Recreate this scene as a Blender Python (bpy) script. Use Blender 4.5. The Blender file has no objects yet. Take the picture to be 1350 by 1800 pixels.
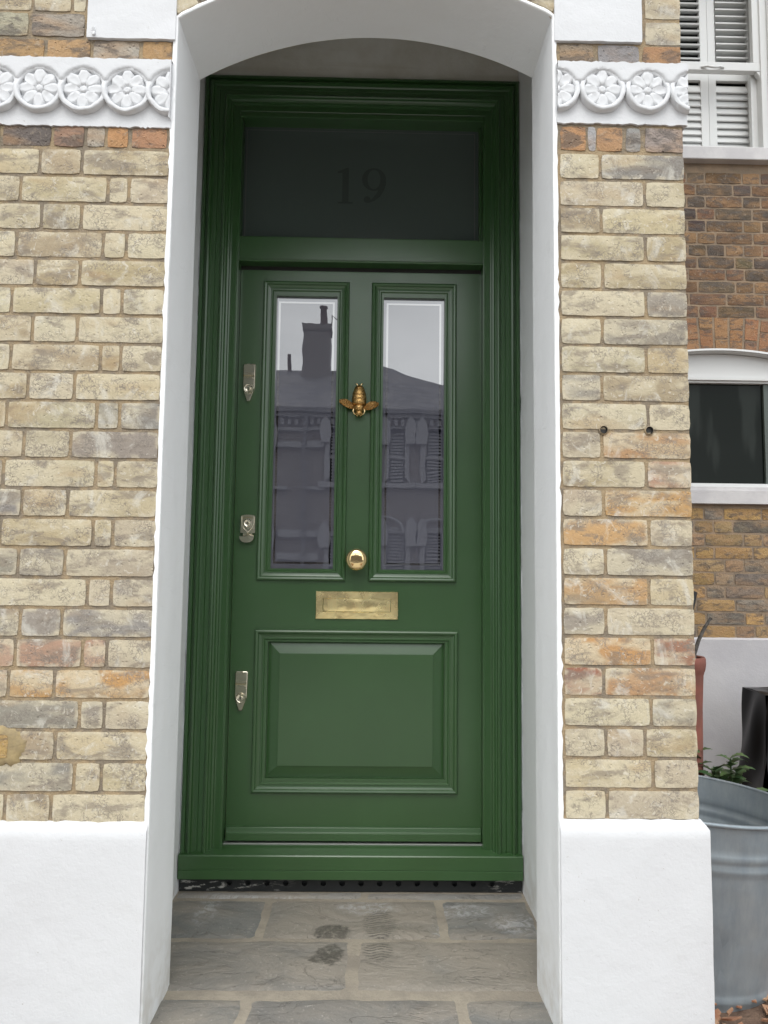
import bpy, bmesh, math, random
from mathutils import Vector, Matrix, noise
random.seed(7)
sc = bpy.context.scene
C = sc.collection
R = math.radians
PI = math.pi

# ------------------------------------------------------------------ camera
cam_data = bpy.data.cameras.new('camera')
cam = bpy.data.objects.new('camera', cam_data); C.objects.link(cam)
cam_data.sensor_fit = 'VERTICAL'; cam_data.sensor_height = 24.0
cam_data.lens = 1300 / 1800 * 24.0
cam_data.clip_start = 0.02; cam_data.clip_end = 500
rt = Vector((0.99978, -0.01769, 0.01141)); fw = Vector((0.01668, 0.99635, 0.0837)); up = Vector((-0.01285, -0.08349, 0.99643))
cam.matrix_world = Matrix(((rt.x, up.x, -fw.x, 0.5331), (rt.y, up.y, -fw.y, -1.8725), (rt.z, up.z, -fw.z, -0.0209), (0, 0, 0, 1)))
sc.camera = cam

# ------------------------------------------------------------------ sky, sun, exposure
SUN_EL, SUN_AZ = R(58), R(192)          # azimuth clockwise from +Y : sun stands behind the camera
w = bpy.data.worlds.new('World'); sc.world = w; w.use_nodes = True
nt = w.node_tree; nt.nodes.clear()
out = nt.nodes.new('ShaderNodeOutputWorld'); bg = nt.nodes.new('ShaderNodeBackground')
sky = nt.nodes.new('ShaderNodeTexSky'); sky.sky_type = 'NISHITA'; sky.sun_disc = False
sky.sun_elevation = SUN_EL; sky.sun_rotation = SUN_AZ; sky.dust_density = 6; sky.air_density = 1.0; sky.ozone_density = 1
hs = nt.nodes.new('ShaderNodeHueSaturation'); hs.inputs['Saturation'].default_value = 0.24
tcw = nt.nodes.new('ShaderNodeTexCoord'); mpw = nt.nodes.new('ShaderNodeMapping'); mpw.inputs['Scale'].default_value = (1, 1, 2.2)
cl = nt.nodes.new('ShaderNodeTexNoise'); cl.inputs['Scale'].default_value = 2.6; cl.inputs['Detail'].default_value = 6; cl.inputs['Roughness'].default_value = .55
cr = nt.nodes.new('ShaderNodeValToRGB'); cr.color_ramp.elements[0].position = .3; cr.color_ramp.elements[0].color = (2.5, 2.62, 2.7, 1)
cr.color_ramp.elements[1].position = .7; cr.color_ramp.elements[1].color = (4.5, 4.65, 4.7, 1)
mul = nt.nodes.new('ShaderNodeMix'); mul.data_type = 'RGBA'; mul.blend_type = 'MIX'; mul.inputs[0].default_value = .62
sc3 = nt.nodes.new('ShaderNodeVectorMath'); sc3.operation = 'SCALE'; sc3.inputs['Scale'].default_value = 3.2
nt.links.new(tcw.outputs['Generated'], mpw.inputs['Vector']); nt.links.new(mpw.outputs[0], cl.inputs['Vector']); nt.links.new(cl.outputs['Fac'], cr.inputs[0])
nt.links.new(sky.outputs[0], hs.inputs['Color']); nt.links.new(hs.outputs[0], mul.inputs[6])
nt.links.new(cr.outputs[0], sc3.inputs[0]); nt.links.new(sc3.outputs[0], mul.inputs[7])
nt.links.new(mul.outputs[2], bg.inputs[0]); nt.links.new(bg.outputs[0], out.inputs[0])
bg.inputs[1].default_value = 0.145
sl = bpy.data.lights.new('sun', 'SUN'); sl.energy = 0.5; sl.angle = R(25); sl.color = (1, .975, .94)
sun = bpy.data.objects.new('sun', sl); C.objects.link(sun)
sd = Vector((math.sin(SUN_AZ) * math.cos(SUN_EL), math.cos(SUN_AZ) * math.cos(SUN_EL), math.sin(SUN_EL)))
sun.rotation_euler = sd.to_track_quat('Z', 'Y').to_euler(); sun.location = sd * 20
sc.view_settings.view_transform = 'Standard'; sc.view_settings.look = 'None'
sc.view_settings.exposure = 0.50; sc.view_settings.gamma = 1; sc.view_settings.use_curve_mapping = False

# ------------------------------------------------------------------ helpers
class MB:
    def __init__(s): s.v = []; s.f = []; s.m = []; s.col = []
    def add(s, vs, fs, mi=0, col=None):
        b = len(s.v); s.v += [tuple(p) for p in vs]
        s.col += [col or (0, 0, 0, 1)] * len(vs)
        for f in fs: s.f.append(tuple(b + i for i in f)); s.m.append(mi)
    def box(s, x0, x1, y0, y1, z0, z1, mi=0, col=None):
        s.add([(x0,y0,z0),(x1,y0,z0),(x1,y1,z0),(x0,y1,z0),(x0,y0,z1),(x1,y0,z1),(x1,y1,z1),(x0,y1,z1)],
              [(0,3,2,1),(4,5,6,7),(0,1,5,4),(1,2,6,5),(2,3,7,6),(3,0,4,7)], mi, col)
    def prism(s, poly, y0, y1, mi=0):               # poly in x,z ; extruded in y
        n = len(poly)
        s.add([(x, y0, z) for x, z in poly] + [(x, y1, z) for x, z in poly],
              [tuple(range(n)), tuple(range(2*n-1, n-1, -1))] + [(i, (i+n), (i+1) % n + n, (i+1) % n) for i in range(n)], mi)
    def lathe(s, prof, cx, cy, n=40, mi=0, axis='z', cz=0, tilt=None, caps=False):
        vs = []; fs = []
        for r, z in prof:
            for k in range(n):
                a = 2*PI*k/n
                if axis == 'z': p = Vector((r*math.cos(a), r*math.sin(a), z))
                else: p = Vector((r*math.cos(a), z, r*math.sin(a)))
                if tilt: p = tilt @ p
                vs.append((cx+p.x, cy+p.y, cz+p.z))
        for i in range(len(prof)-1):
            for k in range(n):
                fs.append((i*n+k, i*n+(k+1) % n, (i+1)*n+(k+1) % n, (i+1)*n+k))
        if caps: fs.append(tuple(range(n))[::-1]); fs.append(tuple((len(prof)-1)*n+k for k in range(n)))
        s.add(vs, fs, mi)
    def tube(s, pts, rads, n=8, mi=0):
        vs = []; fs = []
        pts = [Vector(p) for p in pts]
        if not isinstance(rads, (list, tuple)): rads = [rads]*len(pts)
        for i, p in enumerate(pts):
            t = (pts[min(i+1, len(pts)-1)] - pts[max(i-1, 0)]).normalized()
            a = t.orthogonal().normalized() if i == 0 else (pa - t*pa.dot(t)).normalized()
            pa = a; b = t.cross(a)
            for k in range(n):
                an = 2*PI*k/n; vs.append(p + (a*math.cos(an) + b*math.sin(an))*rads[i])
        for i in range(len(pts)-1):
            for k in range(n): fs.append((i*n+k, i*n+(k+1) % n, (i+1)*n+(k+1) % n, (i+1)*n+k))
        fs.append(tuple(range(n))[::-1]); fs.append(tuple((len(pts)-1)*n+k for k in range(n)))
        s.add(vs, fs, mi)
    def grid(s, fn, nu, nv, mi=0, flip=False):
        vs = [fn(i/nu, j/nv) for j in range(nv+1) for i in range(nu+1)]
        fs = []
        for j in range(nv):
            for i in range(nu):
                q = (j*(nu+1)+i, j*(nu+1)+i+1, (j+1)*(nu+1)+i+1, (j+1)*(nu+1)+i)
                fs.append(q[::-1] if flip else q)
        s.add(vs, fs, mi)
    def build(s, name, mats, parent=None, smooth=None, bevel=0, normals=False):
        me = bpy.data.meshes.new(name); me.from_pydata(s.v, [], s.f)
        if not isinstance(mats, (list, tuple)): mats = [mats]
        for m in mats: me.materials.append(m)
        me.polygons.foreach_set('material_index', s.m)
        if any(c != (0, 0, 0, 1) for c in s.col):
            at = me.color_attributes.new('bcol', 'FLOAT_COLOR', 'POINT')
            at.data.foreach_set('color', [x for c in s.col for x in c])
        if normals:
            bm = bmesh.new(); bm.from_mesh(me); bmesh.ops.recalc_face_normals(bm, faces=bm.faces); bm.to_mesh(me); bm.free()
        if smooth is not None:
            me.shade_smooth(); me.set_sharp_from_angle(angle=R(smooth))
        o = bpy.data.objects.new(name, me); C.objects.link(o)
        if parent: o.parent = parent; o.matrix_parent_inverse = parent.matrix_basis.inverted()
        if bevel:
            b = o.modifiers.new('bevel', 'BEVEL'); b.width = bevel; b.segments = 2; b.limit_method = 'ANGLE'; b.angle_limit = R(40)
        return o

def empty(name, loc, label=None, cat=None, group=None):
    o = bpy.data.objects.new(name, None); C.objects.link(o); o.location = loc; o.empty_display_size = .1
    if label: tag(o, label, cat, group)
    return o
def tag(o, label, cat, group=None):
    o['label'] = label; o['category'] = cat
    if group: o['group'] = group
    return o
def structure(o): o['kind'] = 'structure'; return o

def sweep_rect(mb, x0, x1, z0, z1, prof, mi=0, sides='LTRB', close=False):
    """mitred moulding round a rectangle: prof = [(inset, y)]"""
    for a, b in zip(prof[:-1], prof[1:]):
        def lp(q): i, y = q; return [(x0+i, y, z0+i), (x1-i, y, z0+i), (x1-i, y, z1-i), (x0+i, y, z1-i)]
        A = lp(a); B = lp(b)
        for s, (i, j) in dict(B=(0, 1), R=(1, 2), T=(2, 3), L=(3, 0)).items():
            if s in sides: mb.add([A[i], A[j], B[j], B[i]], [(0, 1, 2, 3)], mi)

# ------------------------------------------------------------------ materials
def mat(name, col=(.5, .5, .5), rough=.6, metal=0, ior=None, coat=0):
    m = bpy.data.materials.new(name); m.use_nodes = True
    b = m.node_tree.nodes['Principled BSDF']
    b.inputs['Base Color'].default_value = (*col, 1); b.inputs['Roughness'].default_value = rough; b.inputs['Metallic'].default_value = metal
    if ior: b.inputs['IOR'].default_value = ior
    if coat: b.inputs['Coat Weight'].default_value = coat; b.inputs['Coat Roughness'].default_value = .08
    return m
class NT:
    def __init__(s, m): s.m = m; s.t = m.node_tree; s.b = s.t.nodes['Principled BSDF']; s.tc = s.t.nodes.new('ShaderNodeTexCoord'); s.obj = s.tc.outputs['Object']
    def n(s, k, **kw):
        x = s.t.nodes.new(k)
        for a, v in kw.items():
            if a.startswith('i_'): x.inputs[a[2:].replace('_', ' ')].default_value = v
            else: setattr(x, a, v)
        return x
    def l(s, a, b): s.t.links.new(a, b)
    def noise(s, scale, detail=4, rough=.55, vec=None, dist=0):
        x = s.n('ShaderNodeTexNoise'); x.inputs['Scale'].default_value = scale; x.inputs['Detail'].default_value = detail
        x.inputs['Roughness'].default_value = rough; x.inputs['Distortion'].default_value = dist
        s.l(vec or s.obj, x.inputs['Vector']); return x.outputs['Fac']
    def mapping(s, scale=(1, 1, 1), loc=(0, 0, 0), rot=(0, 0, 0), vec=None):
        x = s.n('ShaderNodeMapping'); x.inputs['Scale'].default_value = scale; x.inputs['Location'].default_value = loc; x.inputs['Rotation'].default_value = rot
        s.l(vec or s.obj, x.inputs['Vector']); return x.outputs[0]
    def ramp(s, fac, a, b, lo=0., hi=1.):
        x = s.n('ShaderNodeMapRange'); x.interpolation_type = 'SMOOTHSTEP'
        x.inputs[1].default_value = a; x.inputs[2].default_value = b; x.inputs[3].default_value = lo; x.inputs[4].default_value = hi
        s.l(fac, x.inputs[0]); return x.outputs[0]
    def mix(s, fac, a, b, mode='MIX'):
        x = s.n('ShaderNodeMix'); x.data_type = 'RGBA'; x.blend_type = mode
        for i, v in ((0, fac), (6, a), (7, b)):
            if isinstance(v, (int, float)): x.inputs[i].default_value = v
            elif isinstance(v, tuple): x.inputs[i].default_value = (*v, 1)
            else: s.l(v, x.inputs[i])
        return x.outputs[2]
    def math(s, op, a, b=None, clamp=False):
        x = s.n('ShaderNodeMath'); x.operation = op; x.use_clamp = clamp
        for i, v in ((0, a), (1, b)):
            if v is None: continue
            if isinstance(v, (int, float)): x.inputs[i].default_value = v
            else: s.l(v, x.inputs[i])
        return x.outputs[0]
    def bump(s, h, strength=.5, dist=.01, prev=None):
        x = s.n('ShaderNodeBump'); x.inputs['Strength'].default_value = strength; x.inputs['Distance'].default_value = dist
        s.l(h, x.inputs['Height'])
        if prev: s.l(prev, x.inputs['Normal'])
        return x.outputs[0]
    def color(s, c): s.l(c, s.b.inputs['Base Color'])
    def rough(s, c): s.l(c, s.b.inputs['Roughness'])
    def normal(s, c): s.l(c, s.b.inputs['Normal'])

def brick_mat(name, pale=True):
    m = mat(name, (.4, .35, .25), .9); N = NT(m)
    at = N.n('ShaderNodeAttribute'); at.attribute_name = 'bcol'
    off = N.n('ShaderNodeVectorMath'); off.operation = 'SCALE'; N.l(at.outputs['Color'], off.inputs[0]); off.inputs['Scale'].default_value = 37
    ad = N.n('ShaderNodeVectorMath'); ad.operation = 'ADD'; N.l(N.obj, ad.inputs[0]); N.l(off.outputs[0], ad.inputs[1]); v = ad.outputs[0]
    vs = N.mapping(scale=(.6, 1, 1.5), vec=v)
    base = at.outputs['Color']
    n1 = N.noise(12, 3, .5, vs, .3); n2 = N.noise(17, 5, .66, vs, .45); n3 = N.noise(48, 5, .7, v, 1.0); n4 = N.noise(150, 3, .6, v)
    if pale:
        c = N.mix(N.ramp(n1, .42, .62, 0, .75), base, (.59, .525, .38))
        c = N.mix(N.ramp(n2, .49, .63, 0, .66), c, (.215, .18, .145))
        nb = N.noise(9, 2, .5, vs, .4)
        c = N.mix(N.ramp(nb, .55, .75, 0, .5), c, (.40, .28, .15))
        vo = N.n('ShaderNodeTexVoronoi'); vo.feature = 'DISTANCE_TO_EDGE'; vo.inputs['Scale'].default_value = 95
        wv = N.mapping(vec=v); dn = N.n('ShaderNodeTexNoise'); dn.inputs['Scale'].default_value = 60; N.l(v, dn.inputs['Vector'])
        dd = N.n('ShaderNodeVectorMath'); dd.operation = 'MULTIPLY_ADD'; N.l(dn.outputs['Color'], dd.inputs[0]); dd.inputs[1].default_value = (.03, .03, .03); N.l(v, dd.inputs[2]); N.l(dd.outputs[0], vo.inputs['Vector'])
        crk = N.math('MULTIPLY', N.ramp(vo.outputs['Distance'], .02, .12, 1, 0), N.ramp(N.noise(18, 2, .5, v), .48, .60, 0, .7))
        c = N.mix(crk, c, (.20, .175, .15))
        c = N.mix(N.ramp(n3, .58, .66, 0, .6), c, (.66, .62, .53))
        c = N.mix(N.ramp(n3, .31, .42, .6, 0), c, (.19, .165, .14))
    else:
        c = N.mix(N.ramp(n1, .4, .7, 0, .5), base, (.42, .25, .12))
        c = N.mix(N.ramp(n2, .48, .60, 0, .7), c, (.11, .095, .085))
        c = N.mix(N.ramp(n3, .57, .66, 0, .45), c, (.40, .33, .25))
    if pale:
        wh = N.noise(11, 5, .65, N.mapping(scale=(1.25, 1, .95), vec=v), .9)
        c = N.mix(N.ramp(wh, .54, .70, 0, .55), c, (.66, .64, .57))
        rim = N.math('MULTIPLY', N.ramp(at.outputs['Alpha'], .0, .8, 1, 0), N.ramp(N.noise(26, 4, .65, v), .45, .60, 0, .65))
        c = N.mix(rim, c, (.60, .53, .39))
    c = N.mix(N.ramp(n4, .25, .75, .12, 0), c, (.12, .1, .08))
    N.color(c)
    h = N.math('ADD', N.math('MULTIPLY', n3, .8), N.math('MULTIPLY', n4, .35))
    pits = N.n('ShaderNodeTexVoronoi'); pits.inputs['Scale'].default_value = 60; N.l(v, pits.inputs['Vector'])
    h = N.math('ADD', h, N.ramp(pits.outputs['Distance'], .05, .22, -.5, 0))
    N.normal(N.bump(h, .75 if pale else 1.0, .004 if pale else .008))
    return m
def rnd_mat(name, c1, c2, scale, rough=.9, bump=.5, bd=.003, bs=120, ramp=(.35, .65)):
    m = mat(name, c1, rough); N = NT(m)
    N.color(N.mix(N.ramp(N.noise(scale, 5, .6), ramp[0], ramp[1]), c1, c2))
    h = N.math('ADD', N.noise(bs, 5, .65), N.math('MULTIPLY', N.noise(bs/5, 3), 1.2))
    N.normal(N.bump(h, bump, bd)); return m

M = {}
M['brick'] = brick_mat('stock_brick')
M['brick_dark'] = brick_mat('burnt_brick', False)
m = rnd_mat('lime_mortar', (.37, .28, .17), (.235, .195, .145), 14, .95, .9, .005, 160, (.4, .6)); M['mortar'] = m
m = rnd_mat('old_mortar', (.34, .25, .17), (.24, .19, .14), 9, .95, .7, .004, 160); M['mortar_old'] = m
# white masonry paint
m = mat('white_masonry_paint', (.8, .8, .8), .62); N = NT(m)
h = N.math('ADD', N.math('MULTIPLY', N.noise(38, 5, .6), .9), N.math('MULTIPLY', N.noise(170, 4, .65), .28))
h = N.math('ADD', h, N.math('MULTIPLY', N.noise(7, 2), 2.0))
N.normal(N.bump(h, .34, .0045))
c = N.mix(N.ramp(N.noise(5, 6, .7), .55, .8, 0, .35), (.635, .645, .66), (.57, .57, .56))
spk = N.math('MULTIPLY', N.ramp(N.noise(95, 3, .6), .69, .74, 0, .55), N.ramp(N.noise(6, 3), .45, .6))
c = N.mix(spk, c, (.30, .27, .23))
N.color(c); M['white'] = m
# smoother render of the jambs and soffit
m = mat('white_render_paint', (.80, .80, .80), .55); N = NT(m)
h = N.math('ADD', N.math('MULTIPLY', N.noise(16, 4, .55), 1.2), N.math('MULTIPLY', N.noise(260, 3, .6), .12))
sc_ = N.noise(4, 5, .6, N.mapping(scale=(3, 1, 8), rot=(0, .6, 0)))
h = N.math('ADD', h, N.ramp(sc_, .60, .605, 0, .25))
N.normal(N.bump(h, .5, .004))
tp = N.n('ShaderNodeSeparateXYZ'); N.l(N.obj, tp.inputs[0])
dirt = N.math('MULTIPLY', N.ramp(tp.outputs['Z'], -1.16, -.85, .55, 0), N.ramp(N.noise(14, 5, .6), .35, .65, 0, 1))
c = N.mix(N.ramp(N.noise(6, 6, .7), .52, .8, 0, .3), (.85, .86, .87), (.77, .77, .75))
c = N.mix(dirt, c, (.55, .51, .45))
N.color(c); M['render'] = m
m = mat('porch_plaster', (.5, .49, .46), .8); N = NT(m)
c = N.mix(N.ramp(N.noise(3.5, 5, .65), .35, .7), (.80, .79, .75), (.66, .63, .56)); c = N.mix(N.ramp(N.noise(3, 3, .5, N.mapping(scale=(.4, 1, 9))), .5, .7, 0, .4), c, (.56, .52, .42))
N.color(c); N.normal(N.bump(N.noise(40, 5), .5, .004)); M['porch'] = m
# door paint
m = mat('green_gloss_paint', (.029, .083, .0235), .36); N = NT(m)
N.b.inputs['Coat Weight'].default_value = .7; N.b.inputs['Coat Roughness'].default_value = .2
h = N.math('ADD', N.math('MULTIPLY', N.noise(5, 3), 1.5), N.math('MULTIPLY', N.noise(160, 2), .10))
N.normal(N.bump(h, .25, .0022))
N.rough(N.ramp(N.noise(9, 4), .2, .8, .32, .42))
N.color(N.mix(N.ramp(N.noise(3, 4, .6), .3, .75, 0, 1), (.0295, .083, .023), (.034, .095, .027))); M['green'] = m
m = mat('green_ribbed_paint', (.029, .083, .0235), .30); N = NT(m)
N.b.inputs['Coat Weight'].default_value = .3; N.b.inputs['Coat Roughness'].default_value = .12
N.normal(N.bump(N.noise(170, 2, .5, N.mapping(scale=(1, 1, .006))), .18, .0015)); M['green_frame'] = m
def glass(name, base, ior, rough=.0, ripple=.0015):
    m = mat(name, base, rough, ior=ior); N = NT(m)
    N.normal(N.bump(N.noise(5, 2), .16, ripple)); return m
M['glass_frosted'] = glass('frosted_glass', (.098, .100, .128), 2.65)
M['glass_clear'] = glass('clear_glass_line', (.004, .004, .006), 3.7)
M['glass_fan'] = glass('etched_fanlight_glass', (.072, .093, .084), 1.6, .16)
M['glass_fan2'] = glass('clear_fanlight_glass', (.053, .068, .061), 1.6, .12)
m = glass('neighbour_window_glass', (.01, .014, .012), 1.22); N = NT(m); N.color(N.mix(N.ramp(N.noise(2.2, 3, .5, N.mapping(scale=(3, 1, .5))), .45, .55), (.007, .010, .008), (.022, .027, .024))); M['glass_neigh'] = m
M['fan_line'] = glass('etched_line', (.11, .12, .115), 1.6, .2)
M['glass_dark'] = glass('dark_window_glass', (.008, .011, .009), 1.22)
# metals
m = mat('polished_brass', (.92, .70, .36), .10, 1); N = NT(m); N.normal(N.bump(N.noise(22, 4, .6), .25, .0012)); N.rough(N.ramp(N.noise(60, 4), .3, .7, .05, .13)); M['brass'] = m
m = mat('lacquered_brass_plate', (.95, .80, .48), .3, 1); N = NT(m); N.normal(N.bump(N.noise(13, 3, .5), .8, .004)); N.rough(N.ramp(N.noise(14, 3), .3, .7, .20, .32)); N.color(N.mix(N.ramp(N.noise(16, 3), .3, .7), (1.0, .86, .45), (1.0, .80, .40))); M['plate'] = m
m = mat('aged_brass', (.42, .24, .08), .34, 1); N = NT(m); N.color(N.mix(N.ramp(N.noise(260, 3), .35, .65), (.85, .55, .22), (.24, .12, .035))); N.normal(N.bump(N.noise(420, 3), .6, .001)); M['bee'] = m
M['nickel'] = mat('satin_nickel_brass', (.80, .74, .60), .13, 1)
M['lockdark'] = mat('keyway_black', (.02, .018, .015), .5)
m = mat('galvanised_zinc', (.30, .34, .37), .42, .35); N = NT(m)
v1 = N.n('ShaderNodeTexVoronoi'); v1.inputs['Scale'].default_value = 22; N.l(N.obj, v1.inputs['Vector'])
c = N.mix(N.ramp(N.noise(13, 6, .7, N.mapping(scale=(1, 1, .2))), .3, .72), (.24, .285, .315), (.34, .38, .40)); c = N.mix(N.math('MULTIPLY', v1.outputs['Distance'], .3), c, (.19, .235, .28))
N.color(c); N.rough(N.ramp(N.noise(14, 4), .3, .7, .36, .6)); N.normal(N.bump(N.noise(26, 4), .3, .003)); M['zinc'] = m
M['rust'] = rnd_mat('rusty_steel', (.22, .12, .06), (.38, .33, .28), 40, .8)
m = mat('clay', (.30, .085, .05), .75); N = NT(m); N.color(N.mix(N.ramp(N.noise(12, 5), .35, .7), (.25, .08, .055), (.17, .065, .048))); M['clay'] = m
m = mat('black_plastic_sheet', (.005, .005, .0055), .30); m.node_tree.nodes['Principled BSDF'].inputs['Specular IOR Level'].default_value = .22; M['sheet'] = m
M['blackiron'] = mat('black_painted_metal', (.015, .015, .016), .45)
M['stick'] = rnd_mat('weathered_stick', (.06, .055, .05), (.12, .11, .10), 60, .8)
m = mat('black_damp_strip', (.012, .014, .015), .5); N = NT(m)
spx = N.n('ShaderNodeSeparateXYZ'); N.l(N.obj, spx.inputs[0])
msk = N.math('MULTIPLY', N.ramp(N.noise(60, 5, .65, N.mapping(scale=(.35, 1, 1.6))), .55, .62), N.math('MAXIMUM', N.ramp(spx.outputs['X'], .02, .32, 1, 0), N.ramp(spx.outputs['X'], .93, 1.05, 0, .8)))
N.color(N.mix(msk, (.014, .016, .017), (.42, .41, .38))); M['strip'] = m
M['alu'] = mat('threshold_aluminium', (.34, .36, .33), .42, .5)
M['white_joinery'] = mat('white_joinery_paint', (.66, .67, .665), .4)
M['white_sill'] = rnd_mat('painted_sill', (.62, .61, .61), (.52, .51, .52), 6, .7, .3)
M['whitewall'] = rnd_mat('grey_white_render', (.55, .54, .55), (.49, .48, .50), 3, .8, .4)
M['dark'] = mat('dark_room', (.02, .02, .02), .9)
M['slate'] = rnd_mat('roof_slate', (.10, .10, .12), (.16, .16, .18), 3, .7, .6, .02, 6)
M['opp_brick'] = rnd_mat('london_brick_far', (.17, .155, .16), (.12, .11, .115), 2, .9)
M['opp_white'] = mat('painted_stone_far', (.25, .25, .27), .7)
for nm_, k1, k2, k3, bw, bh in (('slate', (.10, .10, .12), (.15, .15, .17), (.05, .05, .055), .25, .16), ('opp_brick', (.16, .14, .14), (.12, .105, .105), (.22, .20, .19), .225, .075)):
    m = mat(nm_+'_coursed', k1, .8); N = NT(m); bt = N.n('ShaderNodeTexBrick'); sx = N.n('ShaderNodeSeparateXYZ'); cx_ = N.n('ShaderNodeCombineXYZ'); N.l(N.obj, sx.inputs[0]); N.l(sx.outputs['X'], cx_.inputs[0]); N.l(sx.outputs['Z'], cx_.inputs[1]); N.l(cx_.outputs[0], bt.inputs['Vector'])
    bt.inputs['Color1'].default_value = (*k1, 1); bt.inputs['Color2'].default_value = (*k2, 1); bt.inputs['Mortar'].default_value = (*k3, 1); bt.inputs['Scale'].default_value = 1; bt.inputs['Brick Width'].default_value = bw; bt.inputs['Row Height'].default_value = bh; bt.inputs['Mortar Size'].default_value = .010
    N.color(N.mix(N.ramp(N.noise(1.3, 5, .7), .4, .65, 0, .45), bt.outputs['Color'], (.20, .19, .19))); M[nm_] = m
M['pot'] = mat('chimney_pot_clay', (.10, .07, .06), .9)
m = mat('green_leaf', (.05, .10, .035), .5); N = NT(m); N.color(N.mix(N.ramp(N.noise(25, 3), .35, .65), (.035, .085, .03), (.085, .14, .05)))
N.b.inputs['Subsurface Weight'].default_value = 0; M['leaf'] = m
M['mulch'] = rnd_mat('bark_chip', (.30, .13, .07), (.42, .27, .17), 14, .9, .6)
M['soil'] = rnd_mat('garden_soil', (.13, .08, .055), (.2, .13, .09), 12, .95, 1, .01)
M['asphalt'] = rnd_mat('asphalt', (.05, .05, .052), (.07, .07, .07), 6, .9)
M['pave'] = rnd_mat('concrete_paving', (.42, .41, .39), (.36, .35, .33), 4, .85)
# sandstone step
m = mat('riven_sandstone', (.22, .2, .18), .62); N = NT(m)
at = N.n('ShaderNodeAttribute'); at.attribute_name = 'bcol'
mp = N.mapping(scale=(1, 1.6, 1), rot=(0, 0, .5))
n1 = N.noise(4, 6, .62, mp, .7); n2 = N.noise(3.2, 3, .5); n3 = N.noise(90, 4, .6)
c = N.mix(N.ramp(n1, .35, .68, 0, .75), at.outputs['Color'], (.30, .265, .22))
c = N.mix(N.ramp(n2, .5, .75, 0, .6), c, (.185, .187, .178))
vein = N.noise(4, 5, .6, N.mapping(scale=(.8, 1.8, 1), rot=(0, 0, .65)), .9)
ed = N.math('ABSOLUTE', N.math('SUBTRACT', vein, .5)); c = N.mix(N.math('MULTIPLY', N.ramp(ed, 0, .008, .6, 0), N.ramp(N.noise(5, 2), .45, .6)), c, (.12, .105, .09))
c = N.mix(N.ramp(N.noise(38, 5, .75), .58, .68, 0, .3), c, (.40, .37, .32))
c = N.mix(N.ramp(N.noise(30, 5, .75), .32, .42, .35, 0), c, (.12, .11, .10))
c = N.mix(N.ramp(n3, .62, .70, 0, .35), c, (.5, .47, .42))
sp = N.n('ShaderNodeTexVoronoi'); sp.inputs['Scale'].default_value = 42; N.l(N.obj, sp.inputs['Vector'])
c = N.mix(N.ramp(sp.outputs['Distance'], .05, .09, .8, 0), c, (.62, .60, .55)) if False else c
sep = N.n('ShaderNodeSeparateXYZ'); N.l(N.obj, sep.inputs[0])
def ell(cx, cy, rx, ry, nz=.25, sc_n=60, soft=.25):
    dx = N.math('DIVIDE', N.math('SUBTRACT', sep.outputs['X'], cx), rx); dy = N.math('DIVIDE', N.math('SUBTRACT', sep.outputs['Y'], cy), ry)
    d = N.math('ADD', N.math('MULTIPLY', dx, dx), N.math('MULTIPLY', dy, dy))
    d = N.math('ADD', d, N.math('MULTIPLY', N.math('SUBTRACT', N.noise(sc_n, 4, .7), .5), nz*4))
    return N.ramp(d, 1-soft, 1+soft, 1, 0)
wet = ell(.425, .545, .055, .05, .5); wet = N.math('MAXIMUM', wet, ell(.425, .41, .04, .06, .6)); wet = N.math('MAXIMUM', wet, ell(.39, .385, .025, .02, .7))
sole = N.math('MAXIMUM', ell(.575, .60, .052, .095, .15), ell(.570, .43, .045, .05, .2))
wav = N.math('SINE', N.math('ADD', N.math('MULTIPLY', sep.outputs['Y'], 430), N.math('ADD', N.math('MULTIPLY', N.math('SINE', N.math('MULTIPLY', sep.outputs['X'], 95)), 2.2), N.math('MULTIPLY', N.noise(22, 2), 3))))
wet = N.math('MAXIMUM', wet, N.math('MULTIPLY', sole, N.ramp(wav, -.1, .3)))
c = N.mix(N.math('MULTIPLY', N.math('MULTIPLY', wet, N.ramp(N.noise(75, 4, .7), .36, .52, .25, 1)), .75), c, (.070, .062, .054))
plas = N.math('MAXIMUM', ell(.53, .72, .10, .045, .6, 22, .9), ell(.86, .70, .09, .05, .6, 22, .9)); plas = N.math('MAXIMUM', plas, ell(1.02, .60, .08, .06, .6, 22, .9))
plas = N.math('MAXIMUM', plas, ell(.0, .72, .035, .12, .6, 22, .9)); plas = N.math('MAXIMUM', plas, ell(.12, .79, .2, .02, .5, 22, .9)); plas = N.math('MAXIMUM', plas, ell(.76, .56, .022, .035, .6, 40, .9))
c = N.mix(N.math('MULTIPLY', N.math('MULTIPLY', plas, N.ramp(N.noise(26, 6, .75, None, 1.5), .42, .62)), .55), c, (.50, .50, .51))
N.color(c); N.rough(N.ramp(wet, 0, 1, .66, .3))
h = N.math('ADD', N.math('MULTIPLY', n1, 1.5), N.math('ADD', N.math('MULTIPLY', n3, .22), N.ramp(ed, 0, .01, -.16, 0)))
N.normal(N.bump(h, .8, .012)); M['stone'] = m
m = rnd_mat('sandy_joint', (.33, .29, .23), (.25, .22, .18), 10, .95, .7, .004, 120); M['joint'] = m

# ================================================================== SETTING
mb = MB(); mb.grid(lambda u, v: (-80+160*u, -90+180*v, -1.46), 8, 8); structure(mb.build('ground', M['asphalt']))
mb = MB(); mb.box(-60, 60, -6.5, -4.2, -1.6, -1.34); structure(mb.build('pavement', M['pave']))
mb = MB(); mb.box(-60, 60, -15.2, -13, -1.6, -1.34); structure(mb.build('far_pavement', M['pave']))
mb = MB(); mb.box(-.4, 1.4, -4.196, -.40, -1.6, -1.30); structure(mb.build('path', M['pave']))
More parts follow.
